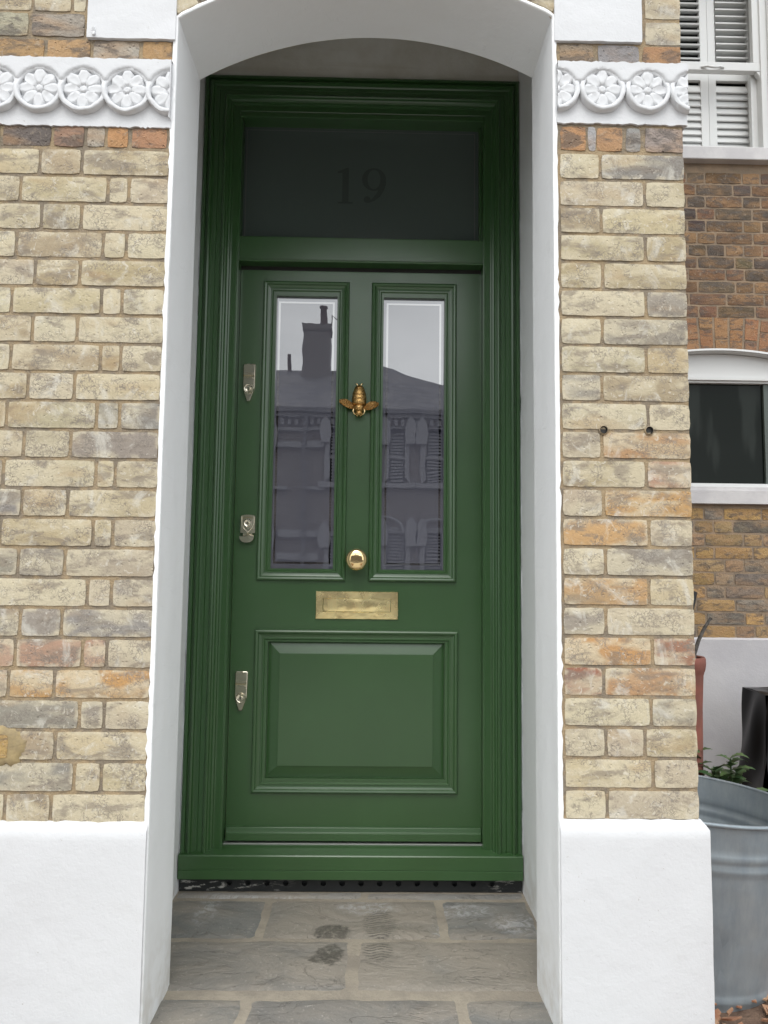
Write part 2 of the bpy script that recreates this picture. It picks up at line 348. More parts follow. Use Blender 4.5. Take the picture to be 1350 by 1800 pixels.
# front garden and side passage bed
mb = MB()
mb.grid(lambda u, v: (1.36+5*u, -4.196+7*v, -1.305+.02*noise.noise(Vector((u*30, v*40, 0)))), 50, 60); structure(mb.build('garden_bed', M['soil']))
mb = MB(); mb.grid(lambda u, v: (-6+5.6*u, -4.196+4.15*v, -1.305), 4, 4); structure(mb.build('front_garden', M['soil']))

# doorstep with riven slabs
mb = MB()
mb.box(-.17, 1.12, -.385, .90, -1.6, -1.1465)
mb.grid(lambda u, v: (-.17+1.29*u, -.39+1.27*v, -1.1435+.0015*noise.noise(Vector((u*60, v*60, 3)))), 60, 60)
step = structure(mb.build('doorstep_bed', M['joint']))
def slab(mbb, x0, x1, y0, y1, zt, col, sd):
    nx = max(4, int((x1-x0)/.02)); ny = max(3, int((y1-y0)/.02)); vs = []
    def P(i, j):
        x = x0+(x1-x0)*i/nx; y = y0+(y1-y0)*j/ny
        e = min(i, nx-i, j, ny-j)
        x += .004*noise.noise(Vector((x*14+sd, y*14, 1))); y += .004*noise.noise(Vector((x*14, y*14+sd, 7)))
        z = zt+.0025*noise.noise(Vector((x*7+sd, y*10, 2)))+.001*noise.noise(Vector((x*25+sd, y*30, 5)))
        if e == 0: z -= .006
        return (x, y, z)
    vs = [P(i, j) for j in range(ny+1) for i in range(nx+1)]
    fs = [(j*(nx+1)+i, j*(nx+1)+i+1, (j+1)*(nx+1)+i+1, (j+1)*(nx+1)+i) for j in range(ny) for i in range(nx)]
    mbb.add(vs, fs, 0, col)
mb = MB(); zt = -1.1395
cg = (.165, .165, .157, 1); cb = (.245, .222, .188, 1)
rows = [(.787, .845, [(-.13, .52, (.30, .29, .27, 1)), (.53, 1.085, (.26, .25, .23, 1))]),
        (.505, .779, [(-.128, .195, cg), (.208, .771, cb), (.787, 1.083, cg)]),
        (.221, .4985, [(-.12, .486, (.20, .188, .168, 1)), (.506, 1.075, cb)]),
        (-.12, .188, [(-.30, .212, cg), (.226, .774, (.18, .172, .16, 1)), (.792, 1.3, cg)]),
        (-.38, -.135, [(-.30, .48, cb), (.50, 1.3, cg)])]
for y0, y1, ss in rows:
    for k, (a, b, c_) in enumerate(ss): slab(mb, a, b, y0, y1, zt, c_, y0*13+k*5)
structure(mb.build('doorstep', M['stone'], smooth=50))

# ================================================================== HOUSE
house = empty('brick_house', (0.5, 0.1, -1.46), 'brick house with white painted arched doorway around the green front door', 'house')
def pbuild(mb, name, m, par=house, **k): return mb.build(name, m, par, **k)

PALE = [(.49, .42, .27), (.46, .40, .275), (.42, .345, .215), (.54, .48, .34), (.38, .31, .205), (.46, .395, .29)]
GREY = [(.30, .27, .22), (.26, .245, .22), (.33, .30, .25)]
ORNG = [(.46, .27, .11), (.50, .31, .15), (.42, .25, .13)]
PINK = [(.45, .28, .19), (.43, .29, .20)]
RED = [(.30, .13, .08), (.33, .17, .10)]
def brick(mb, x0, x1, z0, z1, col, yf=0., depth=.1, seed=0, mi=0, wob=.0007, den=.015, relief=.0006, cn=.0018):
    nx = max(3, int((x1-x0)/den)); nz = max(3, int((z1-z0)/den)); vs = []; r = .0014
    ys = yf + random.uniform(-.0008, .0008)
    for j in range(nz+1):
        for i in range(nx+1):
            x = x0+(x1-x0)*i/nx; z = z0+(z1-z0)*j/nz
            n = noise.noise_vector(Vector((x*32+seed*7.3, z*32, seed*1.7)))
            x += n.x*wob*1.6; z += n.z*wob*1.6
            y = ys + relief*noise.noise(Vector((x*40+seed, z*40, seed)))*1.5
            ex = i in (0, nx); ez = j in (0, nz)
            if ex or ez: y += r
            if ex or ez:
                n2_ = noise.noise_vector(Vector((x*95+seed, z*95, seed))); x += n2_.x*.0011; z += n2_.z*.0011
            if ex and ez: x += (cn if i == 0 else -cn); z += (cn if j == 0 else -cn)
            vs.append((x, y, z))
    fs = [(j*(nx+1)+i, j*(nx+1)+i+1, (j+1)*(nx+1)+i+1, (j+1)*(nx+1)+i) for j in range(nz) for i in range(nx)]
    per = [i for i in range(nx+1)] + [j*(nx+1)+nx for j in range(1, nz+1)] + [nz*(nx+1)+i for i in range(nx-1, -1, -1)] + [j*(nx+1) for j in range(nz-1, 0, -1)]
    b = len(vs)
    for k in per: vs.append((vs[k][0], yf+depth, vs[k][2]))
    n = len(per)
    for k in range(n): fs.append((per[k], b+k, b+(k+1) % n, per[(k+1) % n]))
    fs.append(tuple(b+k for k in range(n)))
    b0 = len(mb.v); mb.add(vs, fs, mi, (*col, 1))
    for k in per: mb.col[b0+k] = (*col, 0.)
def jit(c, a=.04):
    k = 1+random.uniform(-a, a)*2; return tuple(max(0, x*k+random.uniform(-.006, .006)) for x in c)
def pick(kind):
    p = dict(P=PALE, G=GREY, O=ORNG, K=PINK, R=RED)[kind]; return jit(random.choice(p))
J = .0043
LJ = [[-.349,-.24],[-.396,-.169,-.114],[-.338,-.235],[-.399,-.175,-.115],[-.347,-.232],[-.403,-.173,-.12],[-.346,-.232],[-.398,-.169,-.117],[-.35,-.232],[-.4,-.172,-.114],[-.353,-.235],[-.401,-.168,-.119],[-.35,-.235],[-.4,-.168,-.119],[-.351,-.235],[-.422,-.176,-.116],[-.339,-.236],[-.347,-.181,-.121],[-.36,-.247],[-.395,-.182,-.121],[-.34,-.238],[-.403,-.188,-.122],[-.353,-.241]]
LK = {1:'PPPP', 13:'PPPP', 14:'GGP', 15:'PPPG', 16:'GGG', 17:'KKKP', 18:'KOO', 20:'OPP', 9:'PPGG', 10:'PPG'}
mbL = MB(); XR = -.0125
def course(mb, js, z0, z1, right, left, kinds, rnd, mi=0):
    js = sorted(js); e = js[0]; ext = []
    ln = [.228, .115] if rnd % 2 else [.115, .228]
    k = 0
    while e > left:
        e -= ln[k % 2]; ext.append(e); k += 1
    xs = sorted(ext)+js+[right+J]
    ne = len(ext)
    for i in range(len(xs)-1):
        ki = i-ne+1
        kd = kinds[min(max(ki, 0), len(kinds)-1)] if kinds else random.choice('PPPPPPG')
        brick(mb, xs[i]+J, xs[i+1]-J, z0+J, z1-J, pick(kd), seed=random.random()*50, mi=mi)
for j, js in enumerate(LJ):
    zb = 1.012-.075*j; course(mbL, js, zb, zb+.075, XR+random.uniform(-.002, .002), -1.9, LK.get(j), j)
def special(mb, lst, z0, z1, left=None, rnd=0):
    for x0, x1, c in lst: brick(mb, x0, x1, z0, z1, jit(c), seed=random.random()*60, mi=1, relief=.0016, wob=.0016)
    if left:
        e = lst[0][0]-2*J; k = rnd
        while e > left:
            n = e-(.218, .105)[k % 2]; brick(mb, n, e, z0, z1, pick(random.choice('PPG')), seed=random.random()*60); e = n-2*J; k += 1
DK = (.16, .13, .12); GB = (.27, .26, .26); OR = (.47, .25, .12); OC = (.42, .27, .13)
special(mbL, [(-.45, -.325, DK), (-.315, -.238, (.36, .22, .15)), (-.228, -.183, (.40, .36, .30)), (-.176, -.122, OR), (-.112, -.02, (.45, .24, .14))], 1.092, 1.146, -1.9)
mbLU = MB(); mbL_ = mbL; mbL = mbLU
special(mbL, [(-.48, -.355, OC), (-.345, -.233, OC), (-.223, -.103, (.42, .38, .33)), (-.093, -.015, OC)], 1.327, 1.388, -1.9, 1)
mbL2 = [(-.50, -.40, (.40, .37, .27)), (-.39, -.25, (.33, .30, .25))]
special(mbL, mbL2, 1.398, 1.461, -1.9)
for k, (zz, xx) in enumerate([(1.47, [-.62, -.39, -.285, -.25]), (1.545, [-.5, -.38, -.25])]):
    course(mbL, xx[:-1], zz-.004, zz+.07, -.25, -1.9, 'PPPP', k)
# courses of the wall above the door, well over the frame line
for k in range(26):
    zz = 1.617+.075*k; xs = -1.9+(.06 if k % 2 else 0)
    while xs < -.30:
        L_ = random.choice((.215, .1025)); brick(mbL, xs, min(xs+L_, -.252), zz, zz+.065, pick(random.choice('PPPG')), den=.07); xs += L_+.0105
pbuild(mbL_, 'brickwork', [M['brick'], M['brick_dark']], smooth=35); pbuild(mbLU, 'upper_brickwork', [M['brick'], M['brick_dark']], smooth=35)
RJ = [1.129,1.247,1.13,1.246,1.132,1.245,1.129,1.243,1.126,1.245,1.124,1.238,1.126,1.242,1.129,1.239,1.128,1.245,1.121,1.239,1.124,1.241,1.125]
RK = {0:'PG', 2:'PP', 8:'GP', 10:'PO', 11:'PK', 12:'PO', 13:'OP', 14:'PG', 15:'OP', 16:'GP', 17:'OR', 18:'RO', 19:'PG', 20:'PPP'}
mbR = MB()
for j, x in enumerate(RJ):
    zb = 1.1045-.075*(j+1); xs = [1.0225, x, 1.3533]
    if j == 20: xs = [1.0225, 1.124, 1.222, 1.3533]
    ks = RK.get(j, random.choice(['PP', 'PP', 'PG']))
    for i in range(len(xs)-1):
        brick(mbR, xs[i]+(J if i else 0), xs[i+1]-(J if i < len(xs)-2 else 0), zb+J, zb+.075-J, pick(ks[i]), seed=random.random()*50)
special(mbR, [(1.024, 1.092, (.48, .26, .13)), (1.098, 1.118, (.36, .35, .36)), (1.122, 1.19, (.46, .27, .15)), (1.20, 1.238, (.3, .29, .28)), (1.252, 1.353, (.32, .27, .24))], 1.1105, 1.176)
mbR_ = mbR; mbR = MB()
special(mbR, [(1.024, 1.115, (.30, .24, .17)), (1.128, 1.238, GB), (1.25, 1.353, (.36, .20, .11))], 1.353, 1.408)
for k in range(27):
    zz = 1.413+.075*k; brick(mbR, 1.2575, 1.353, zz, zz+.065, pick(random.choice('GPP')), seed=k)
pbuild(mbR_, 'brickwork', [M['brick'], M['brick_dark']], smooth=35); pbuild(mbR, 'upper_brickwork', [M['brick'], M['brick_dark']], smooth=35)
# mortar beds (flush, a little rough)
def mortar(x0, x1, z0, z1, m, y=.0036, nm='mortar'):
    mb = MB(); nx = int((x1-x0)/.012); nz = int((z1-z0)/.012)
    mb.grid(lambda u, v: (x0+(x1-x0)*u, y+.0011*noise.noise(Vector((u*(x1-x0)*45, v*(z1-z0)*45, y*99))), z0+(z1-z0)*v), nx, nz)
    return pbuild(mb, nm, m, smooth=60)
mortar(-.75, -.004, -.66, 1.62, M['mortar']); mortar(1.008, 1.352, -.66, 1.62, M['mortar'])
# solid core of the building
mb = MB()
ZT = 6.2
mb.box(-9, -.75, .006, 4.5, -1.55, ZT); mb.box(-.75, -.14, .012, 4.5, -1.55, ZT); mb.box(1.093, 1.349, .012, .29, -1.55, ZT); mb.box(1.093, 1.12, .29, 2.30, -1.55, ZT)
mb.box(-.14, 1.093, .012, .245, 1.66, ZT); mb.box(-.14, 1.093, .95, 4.5, -1.55, ZT); mb.box(-.14, 1.093, .245, .95, 2.16, ZT)
pbuild(mb, 'core_wall', M['mortar'])
# brickwork above the arch (voussoirs show as slivers at the corners)
arc_c = None
def circ(p, q, r):
    (ax, ay), (bx, by), (cx, cy) = p, q, r; d = 2*(ax*(by-cy)+bx*(cy-ay)+cx*(ay-by))
    ux = ((ax*ax+ay*ay)*(by-cy)+(bx*bx+by*by)*(cy-ay)+(cx*cx+cy*cy)*(ay-by))/d; uy = ((ax*ax+ay*ay)*(cx-bx)+(bx*bx+by*by)*(ax-cx)+(cx*cx+cy*cy)*(bx-ax))/d
    return ux, uy, math.hypot(ax-ux, ay-uy)
AX, AZ, AR = circ((0, 1.456), (.54, 1.603), (1.003, 1.487))
def arch_z(x): return AZ+math.sqrt(max(0, AR*AR-(x-AX)**2))
mb = MB(); a0 = math.atan2(1.456-AZ, 0-AX); a1 = math.atan2(1.487-AZ, 1.003-AX); n = 15
for k in range(n):
    t0 = a0+(a1-a0)*(k+.06)/n; t1 = a0+(a1-a0)*(k+.94)/n
    pts = [(AX+(AR+r)*math.cos(t), AZ+(AR+r)*math.sin(t)) for t, r in ((t0, .014), (t1, .014), (t1, .225), (t0, .225))]
    b = MB(); b.prism(pts[::-1], random.uniform(-.001, .001), .1); mb.add(b.v, b.f, 0, (*pick(random.choice('PPGO')), 1))
pbuild(mb, 'arch_bricks', M['brick'], bevel=.002, normals=True)
mb = MB()
for k in range(20):
    zz = 1.85+.075*k; xs = -.24+(.06 if k % 2 else 0)
    while xs < 1.25:
        L_ = random.choice((.215, .1025)); brick(mb, xs, min(xs+L_, 1.25), zz, zz+.065, pick(random.choice('PPPG')), den=.07); xs += L_+.0105
pbuild(mb, 'brickwork', M['brick'], smooth=35)
mb = MB(); xs_ = [-.24+1.49*i/40 for i in range(41)]
def low(x): return (arch_z(min(max(x, 0), 1.003))+.004) if 0 <= x <= 1.003 else 1.455
mb.add([(x, .0045, low(x)) for x in xs_]+[(x, .0045, 3.4) for x in xs_], [(i, i+1, i+42, i+41) for i in range(40)])
pbuild(mb, 'mortar', M['mortar'])

mb = MB()
def rp(u, v):
    a = 2*PI*u; rr_ = (.95+.32*noise.noise(Vector((math.cos(a)*2, math.sin(a)*2, 4)))+.16*noise.noise(Vector((math.cos(a)*9, math.sin(a)*9, 4))))
    return (-.368+.066*math.cos(a)*rr_*v, -.0062+.008*v**8+.0006*noise.noise(Vector((a*3, v*9, 1))), -.452+.052*math.sin(a)*rr_*v)
mb.grid(rp, 48, 8); pbuild(mb, 'repair_mortar', rnd_mat('yellow_mortar', (.37, .285, .145), (.26, .205, .12), 22, .95, .5), smooth=60)
mb = MB(); brick(mb, -.45, -.350, -.480, -.423, (.46, .31, .12), yf=-.0082, depth=.02, seed=3); pbuild(mb, 'repair_brick', M['brick_dark'], smooth=35)
# ---- white painted door surround: jambs, arch soffit, one skin with wobbly arris
JD = .25
def surround():
    mb = MB(); prof = []
    zs = [-1.16+(1.456+1.16)*i/130 for i in range(131)]; path = [(0, z, -1, 0) for z in zs]
    na = 70
    for i in range(1, na):
        t = a0+(a1-a0)*i/na; path.append((AX+AR*math.cos(t), AZ+AR*math.sin(t), math.cos(t), math.sin(t)))
    zs2 = [1.487-(1.487+1.16)*i/130 for i in range(131)]; path += [(1.003, z, 1, 0) for z in zs2]
    rows = []
    for i, (x, z, ox, oz) in enumerate(path):
        s = i*.02
        wv = .0016*noise.noise(Vector((s*3, 0, 1)))+.0007*noise.noise(Vector((s*14, 0, 2)))
        arch = 0 < i-130 < na
        ew = .0135 if not arch else .012
        edge = ew+.0045*noise.noise(Vector((s*48, 5, 3)))+.003*noise.noise(Vector((s*9, 5, 6)))
        # cross section: outer paint edge (on brick face) -> arris -> depth
        sec = [(edge, .006), (edge-.0012, -.0005), (edge*.5, -.0022), (.003, -.0024+wv*.3), (.0008+wv, -.0010), (wv*.9, .0022), (wv*.7, .008)]
        for k in range(1, 15):
            y = .008+(JD-.010)*k/14
            sec.append((.0018*noise.noise(Vector((s*1.6, y*9, 4)))+.0006*noise.noise(Vector((s*7, y*30, 9))), y))
        sec.append((.003, JD)); sec.append((.13 if not arch else .06, JD+.0005))
        rows.append([(x+ox*o, y, z+oz*o) for o, y in sec])
    m_ = len(rows[0]); vs = [p for r in rows for p in r]
    fs = [(i*m_+k, i*m_+k+1, (i+1)*m_+k+1, (i+1)*m_+k) for i in range(len(rows)-1) for k in range(m_-1)]
    mb.add(vs, fs); return mb
pbuild(surround(), 'door_surround', M['render'], smooth=40)
# porch lining behind the arch
mb = MB()
mb.grid(lambda u, v: (-.132+.002*noise.noise(Vector((u*6, v*20, 1))), .251+.66*u, -1.16+3.32*v), 10, 60)
mb.grid(lambda u, v: (1.087+.002*noise.noise(Vector((u*6, v*20, 8))), .251+.66*u, -1.16+3.32*v), 10, 60, flip=True)
pbuild(mb, 'porch_lining', M['render'], smooth=60)
mb = MB()
mb.grid(lambda u, v: (-.132+1.219*u, .868+.004*noise.noise(Vector((u*5, v*3, 1))), 1.893+.26*v), 20, 6)
mb.grid(lambda u, v: (-.132+1.219*u, .2515+.7*v, 2.155), 4, 4, flip=True)
mb.grid(lambda u, v: (-.132+1.219*u, .2535, max(1.62, 1.62)+.54*v), 4, 4, flip=True)
pbuild(mb, 'porch_ceiling', M['porch'], smooth=60)

# ---- plinths
def rough_box(mb, x0, x1, y0, y1, z0, z1, ch=.022, amp=.0022, sides=('L', 'R'), den=.02):
    """rendered block: front, chamfered top, returns; outline slightly wavy"""
    nx = max(4, int((x1-x0)/den)); nz = max(4, int((z1-z0)/den))
    prof = [(y1, z1+.004)] + [(y0+ch*(1-t)+0, z1-ch*.15*0+(.004*(1-t))-ch*0) for t in (1,)] if False else None
    col = []
    sec = [(.006, z1+.001), (y0+ch*.55, z1-.001), (y0+.006, z1-ch*.55), (y0+.001, z1-ch)]
    zz = [z1-ch-(z1-ch-z0)*j/nz for j in range(1, nz+1)]
    sec += [(y0, z) for z in zz]
    vs = []; W_ = nx+1
    for (y, z) in sec:
        for i in range(nx+1):
            x = x0+(x1-x0)*i/nx
            n = amp*noise.noise(Vector((x*5, z*5, 3)))+amp*.4*noise.noise(Vector((x*22, z*22, 8)))
            dz = (.0035*noise.noise(Vector((x*28, 2, 1)))+.003*noise.noise(Vector((x*110, 2, 5)))) if z > z1-.01 else 0
            if i == nx and 'R' in sides: x += amp*1.2*noise.noise(Vector((1, z*9, 5)))-(.004 if z < z1-ch*.6 else (z-z1+ch)*1.1)
            yy = y+n+(.004 if i in (0, nx) and ((i == 0 and 'L' in sides) or (i == nx and 'R' in sides)) else 0)
            vs.append((x, yy, z+dz))
    fs = [(j*W_+i, (j+1)*W_+i, (j+1)*W_+i+1, j*W_+i+1) for j in range(len(sec)-1) for i in range(nx)]
    mb.add(vs, fs)
    for s, i in (('L', 0), ('R', nx)):
        if s in sides:
            e = [vs[j*W_+i] for j in range(len(sec))]; b = [(p[0], y1, p[2]) for p in e]; m_ = len(e)
            mid = [(p[0]+(.003 if s == 'R' else -.003)*0, p[1]+.01, p[2]) for p in e]
            mb.add(e+b, [(k, k+1, m_+k+1, m_+k) if s == 'R' else (k+1, k, m_+k, m_+k+1) for k in range(m_-1)])
mb = MB(); rough_box(mb, -1.9, -.003, -.012, .02, -1.45, -.630, sides=()); pbuild(mb, 'plinth', M['white'], smooth=60)
mb = MB(); rough_box(mb, 1.005, 1.379, -.016, .31, -1.45, -.618, sides=('R',)); pbuild(mb, 'plinth', M['white'], smooth=60)
# arris pieces joining plinth and jamb
# ---- springer blocks
def blk(x0, x1, z0, z1):
    mb = MB(); nx = int((x1-x0)/.012); nz = int((z1-z0)/.012)
    def f(u, v):
        U_ = min(max((u*nx-1)/(nx-2), 0), 1); V_ = min(max((v*nz-1)/(nz-2), 0), 1)
        x = x0+(x1-x0)*U_; z = z0+(z1-z0)*V_
        if U_ in (0, 1): x += .0013*noise.noise(Vector((z*50, 1, x0)))
        if V_ in (0, 1): z += .0016*noise.noise(Vector((x*50, 1, z0)))
        y = -.007+.0015*noise.noise(Vector((x*14, z*14, 3)))
        if u in (0, 1) or v in (0, 1): y = .004
        return (x, y, z)
    mb.grid(f, nx, nz); return pbuild(mb, 'springer_block', M['white'], smooth=60)
blk(-.2405, -.006, 1.391, 1.62).location = (0, 0, 0)
blk(1.009, 1.2455, 1.414, 1.66)
# little cone spike on the left block
mb = MB(); mb.tube([(-.222, -.004, 1.409), (-.221, -.010, 1.400), (-.22, -.016, 1.393)], [.006, .005, .0015], 6); mb.tube([(-.222, -.0072, 1.409), (-.222, -.011, 1.417)], [.006, .004], 6)
pbuild(mb, 'paint_lump', M['white'], smooth=60)
# ---- carved friezes
def frieze(x0, x1, z0, z1, cz, centres, proud_end=False, r=.066):
    mb = MB(); nx = int((x1-x0)/.006); nz = 34
    def f(u, v):
        V_ = min(max((v*nz-1)/(nz-2), 0), 1); x = x0+(x1-x0)*u; z = z0+(z1-z0)*V_
        y = -.003+.0012*noise.noise(Vector((x*20, z*20, 3)))
        t = (z-(cz+.012))/.012; dd_ = min(abs(x-c0) for c0 in centres); rr2 = math.hypot(dd_, z-cz)
        y -= .013*min(max(t, 0), 1)*min(max((rr2-(r-.0135))/.006, 0), 1)
        if V_ == 0: z += .004*noise.noise(Vector((x*45, 1, 2)))+.003*noise.noise(Vector((x*150, 4, 2)))
        if V_ == 1: z += .0035*noise.noise(Vector((x*45, 7, 2)))+.0025*noise.noise(Vector((x*150, 9, 2)))
        if v in (0, 1): y = .004
        return (x, y, z)
    mb.grid(f, nx, nz)
    if proud_end: mb.box(x1-.06, x1-.001, .0005, .12, z0+.001, z1-.001)
    if not proud_end: mb.box(x1-.0025, x1-.0003, -.0175, .004, z0+.02, z1-.006)
    fz = pbuild(mb, 'frieze', M['white'], smooth=50)
    for cx in centres:
        q = MB(); n = 40
        sec = [(-.0050, 0), (-.0050, -.012), (-.0030, -.0160), (.003, -.0165), (.0070, -.015), (.0090, 0)]
        vs = []
        for k in range(n):
            a = 2*PI*k/n
            rr = r-.0095+.0012*noise.noise(Vector((math.cos(a)*3, math.sin(a)*3, cx*50)))
            lift = -.005*min(1, max(0, (.35-math.sin(a))*2)) - .004*max(0, -math.cos(a))*(1 if math.sin(a) < .3 else 0)
            fl_ = .72 if math.sin(a) > .35 else 1.0
            for o, y in sec: vs.append((cx+(rr+o)*math.cos(a), y*fl_-.003+lift*(1 if y < 0 else 0), cz+(rr+o)*math.sin(a)*1.0))
        ms = len(sec)
        q.add(vs, [(k*ms+i, k*ms+i+1, ((k+1) % n)*ms+i+1, ((k+1) % n)*ms+i) for k in range(n) for i in range(ms-1)])
        for k in range(8):                      # petals, each with a raised rim
            a = PI/2+k*PI/4; ux, uz = math.cos(a), math.sin(a); vs = []
            L_ = .0490*random.uniform(.95, 1.04); W_ = .0205*random.uniform(.88, 1.08)
            for j in range(9):
                s = j/8
                for i in range(7):
                    t = i/3-1
                    wd = W_*math.sin(PI*min(1, s**1.35*.93+.06))**.85
                    px = .008+L_*s; pz = t*wd
                    y = -.0125-.007*math.sin(PI*min(1, s*.9+.08))**.6*(1-t*t*.8) + .0062*math.exp(-(t/.42)**2)*math.sin(PI*s) - .001*math.exp(-(t/.08)**2)
                    if abs(t) == 1: y = -.004
                    if j in (0, 8): y = min(y, -.001)*.5
                    jn = noise.noise(Vector((px*60, pz*60, k+cx*9)))*.0022
                    vs.append((cx+px*ux-pz*uz+jn, y, cz+px*uz+pz*ux))
            q.add(vs, [(j*7+i, (j+1)*7+i, (j+1)*7+i+1, j*7+i+1) for j in range(8) for i in range(6)])
        q.lathe([(.0005, -.0172), (.004, -.0176), (.008, -.0168), (.011, -.012), (.013, -.002)], cx, 0, 20, 0, 'y', cz)
        q.v = [(x+.0016*noise.noise(Vector((x*45, z*45, 3))), (y*.80+.0022*noise.noise(Vector((x*55, z*55, 9)))+.0010*noise.noise(Vector((x*170, z*170, 9)))) if y < -.003 else y, z+.0016*noise.noise(Vector((x*45, z*45, 7)))) for x, y, z in q.v]
        me_ = q.build('rosette', M['white'], fz, smooth=70, normals=True)
        for lim, sgn in ((x0, -1), (x1, 1)):
            if (cx+sgn*r)*sgn > lim*sgn:
                bm = bmesh.new(); bm.from_mesh(me_.data)
                bmesh.ops.bisect_plane(bm, geom=bm.verts[:]+bm.edges[:]+bm.faces[:], plane_co=(lim, 0, 0), plane_no=(sgn, 0, 0), clear_outer=True)
                bm.to_mesh(me_.data); bm.free()
    return fz
frieze(-1.9, -.0105, 1.146, 1.327, 1.243, [-.011-.115*k for k in range(16)], r=.0665)
frieze(1.014, 1.364, 1.184, 1.349, 1.274, [1.012, 1.134, 1.256, 1.376], True, .063)
# two drilled holes with plug remains in the right pier : dark rings
for x, z in ((1.128, .2805+.0), (1.2465, .2825)):
    mb = MB(); zc = 1.1045-.075*10+.0015
    mb.lathe([(.0095, -.0042), (.0090, -.0036), (.0080, .000), (.0075, .002), (.0005, .0022)], x, 0, 16, 0, 'y', zc)
    pbuild(mb, 'drilled_hole', M['lockdark'], smooth=50)
    mb = MB(); mb.lathe([(.0125, -.0006), (.0115, -.0026), (.0100, -.0040), (.0095, -.001)], x, 0, 18, 0, 'y', zc); pbuild(mb, 'hole_rim', M['mortar'], smooth=60)

# ================================================================== DOOR FRAME
FY = .85                                                     # face of the frame
frame = empty('door_frame', (.48, FY, -1.10), 'moulded green door frame with a glazed fanlight over the front door', 'door frame')
fprof = [(-.001, .05), (-.001, -.004), (.003, -.012), (.009, -.016), (.0165, -.016), (.0185, -.007), (.0225, -.007), (.0245, -.0145), (.030, -.019), (.036, -.0175), (.0385, -.009), (.043, -.0055),
         (.0560, -.0055), (.0575, -.0035), (.059, -.0055), (.0745, -.0055), (.0775, -.0125), (.083, -.0150), (.0875, -.0125), (.0895, -.005), (.0945, -.002), (.0985, .004), (.1045, .006), (.1065, .012), (.111, .0135), (.1295, .0135), (.133, .016), (.1375, .0165), (.1385, .066)]
S = [(i, FY+y) for i, y in fprof]
x0, x1, zt_ = -.1305, 1.0857, 1.893
zbot = -1.012; FL = 1.052
def post(side):
    mb = MB()
    for a, b in zip(S[:-1], S[1:]):
        if side == 'L': vs = [(x0+a[0]*FL, a[1], zbot), (x0+b[0]*FL, b[1], zbot), (x0+b[0]*FL, b[1], zt_-b[0]), (x0+a[0]*FL, a[1], zt_-a[0])]; f = (0, 1, 2, 3)
        else: vs = [(x1-a[0], a[1], zbot), (x1-b[0], b[1], zbot), (x1-b[0], b[1], zt_-b[0]), (x1-a[0], a[1], zt_-a[0])]; f = (3, 2, 1, 0)
        mb.add(vs, [f])
    o = mb.build('post', M['green_frame'], frame); 
post('L'); post('R')
mb = MB()
for a, b in zip(S[:-1], S[1:]):
    mb.add([(x0+a[0]*FL, a[1], zt_-a[0]), (x1-a[0], a[1], zt_-a[0]), (x1-b[0], b[1], zt_-b[0]), (x0+b[0]*FL, b[1], zt_-b[0])], [(3, 2, 1, 0)])
mb.build('head', M['green_frame'], frame)
# inner lining of the head down to the fanlight, and transom
XI0, XI1 = .0085, .9475
mb = MB(); mb.box(XI0-.004, XI1+.004, .862, .98, 1.738, 1.760); mb.box(XI0-.003, XI0+.004, .905, .98, 1.262, 1.74); mb.box(XI1-.010, XI1+.003, .905, .98, 1.262, 1.74)
mb.build('glazing_bead', M['green'], frame, bevel=.003)
mb = MB(); mb.box(XI0-.004, XI1+.004, .872, .99, 1.1725, 1.265)
mb.prism([(XI0-.003, 1.1645), (XI1+.003, 1.1645), (XI1+.003, 1.172), (XI0-.003, 1.172)], .866, .93)
sl_ = MB(); sl_.box(XI0+.001, XI1-.001, .9185, .98, 1.1485, 1.1722); sl_.build('gap_shade_backing', M['lockdark'], frame)  # black backing: the shade in the gap above the leaf, put in as colour
mb.build('transom', M['green'], frame, bevel=.0035)
fg = MB(); fg.box(XI0, XI1-.006, .9285, .938, 1.258, 1.745)
fgo = fg.build('fanlight_glass', M['glass_fan'], frame)
q = MB(); yb = .9268
sweep_rect(q, .021, .925, 1.286, 1.727, [(0, yb), (.0032, yb)]); 
q.build('etched_border', M['fan_line'], fgo)
# numerals, clear glass left in the etched field
q = MB()
cx1, zb_, h_ = .4135, 1.4305, .146
q.prism([(cx1-.0125, zb_+.006), (cx1+.0125, zb_+.006), (cx1+.0125, zb_+h_), (cx1+.0045, zb_+h_), (cx1-.031, zb_+h_-.016), (cx1-.031, zb_+h_-.022), (cx1-.0125, zb_+h_-.021)], yb, yb+.0012)
q.prism([(cx1-.029, zb_), (cx1+.029, zb_), (cx1+.029, zb_+.0058), (cx1-.029, zb_+.0058)], yb, yb+.0012)
# 9 : bowl ring with thick sides
bx, bz = .5255, 1.5305; n = 36; vs = []
for k in range(n):
    a = 2*PI*k/n; vs.append((bx+.0475*math.cos(a), yb, bz+.0465*math.sin(a))); vs.append((bx+.0255*math.cos(a), yb, bz+.0395*math.sin(a)))
q.add(vs, [(2*k, 2*((k+1) % n), 2*((k+1) % n)+1, 2*k+1) for k in range(n)])
tail = [(.0475, 0, .020), (.0475, -.018, .021), (.041, -.042, .022), (.025, -.070, .019), (.002, -.088, .012), (-.020, -.0965, .007), (-.034, -.095, .004)]
vs = []
for i, (dx, dz, wd) in enumerate(tail):
    a = Vector(tail[max(i-1, 0)][:2]); b = Vector(tail[min(i+1, len(tail)-1)][:2]); t = (b-a).normalized(); nn = Vector((-t.y, t.x))
    vs.append((bx+dx, yb-.0002, bz+dz)); vs.append((bx+dx+nn.x*-wd if False else bx+dx-abs(wd)*(1 if i < 2 else .75), yb-.0002, bz+dz+(0 if i < 2 else wd*.65)))
q.add(vs, [(2*i, 2*i+1, 2*i+3, 2*i+2) for i in range(len(tail)-1)])
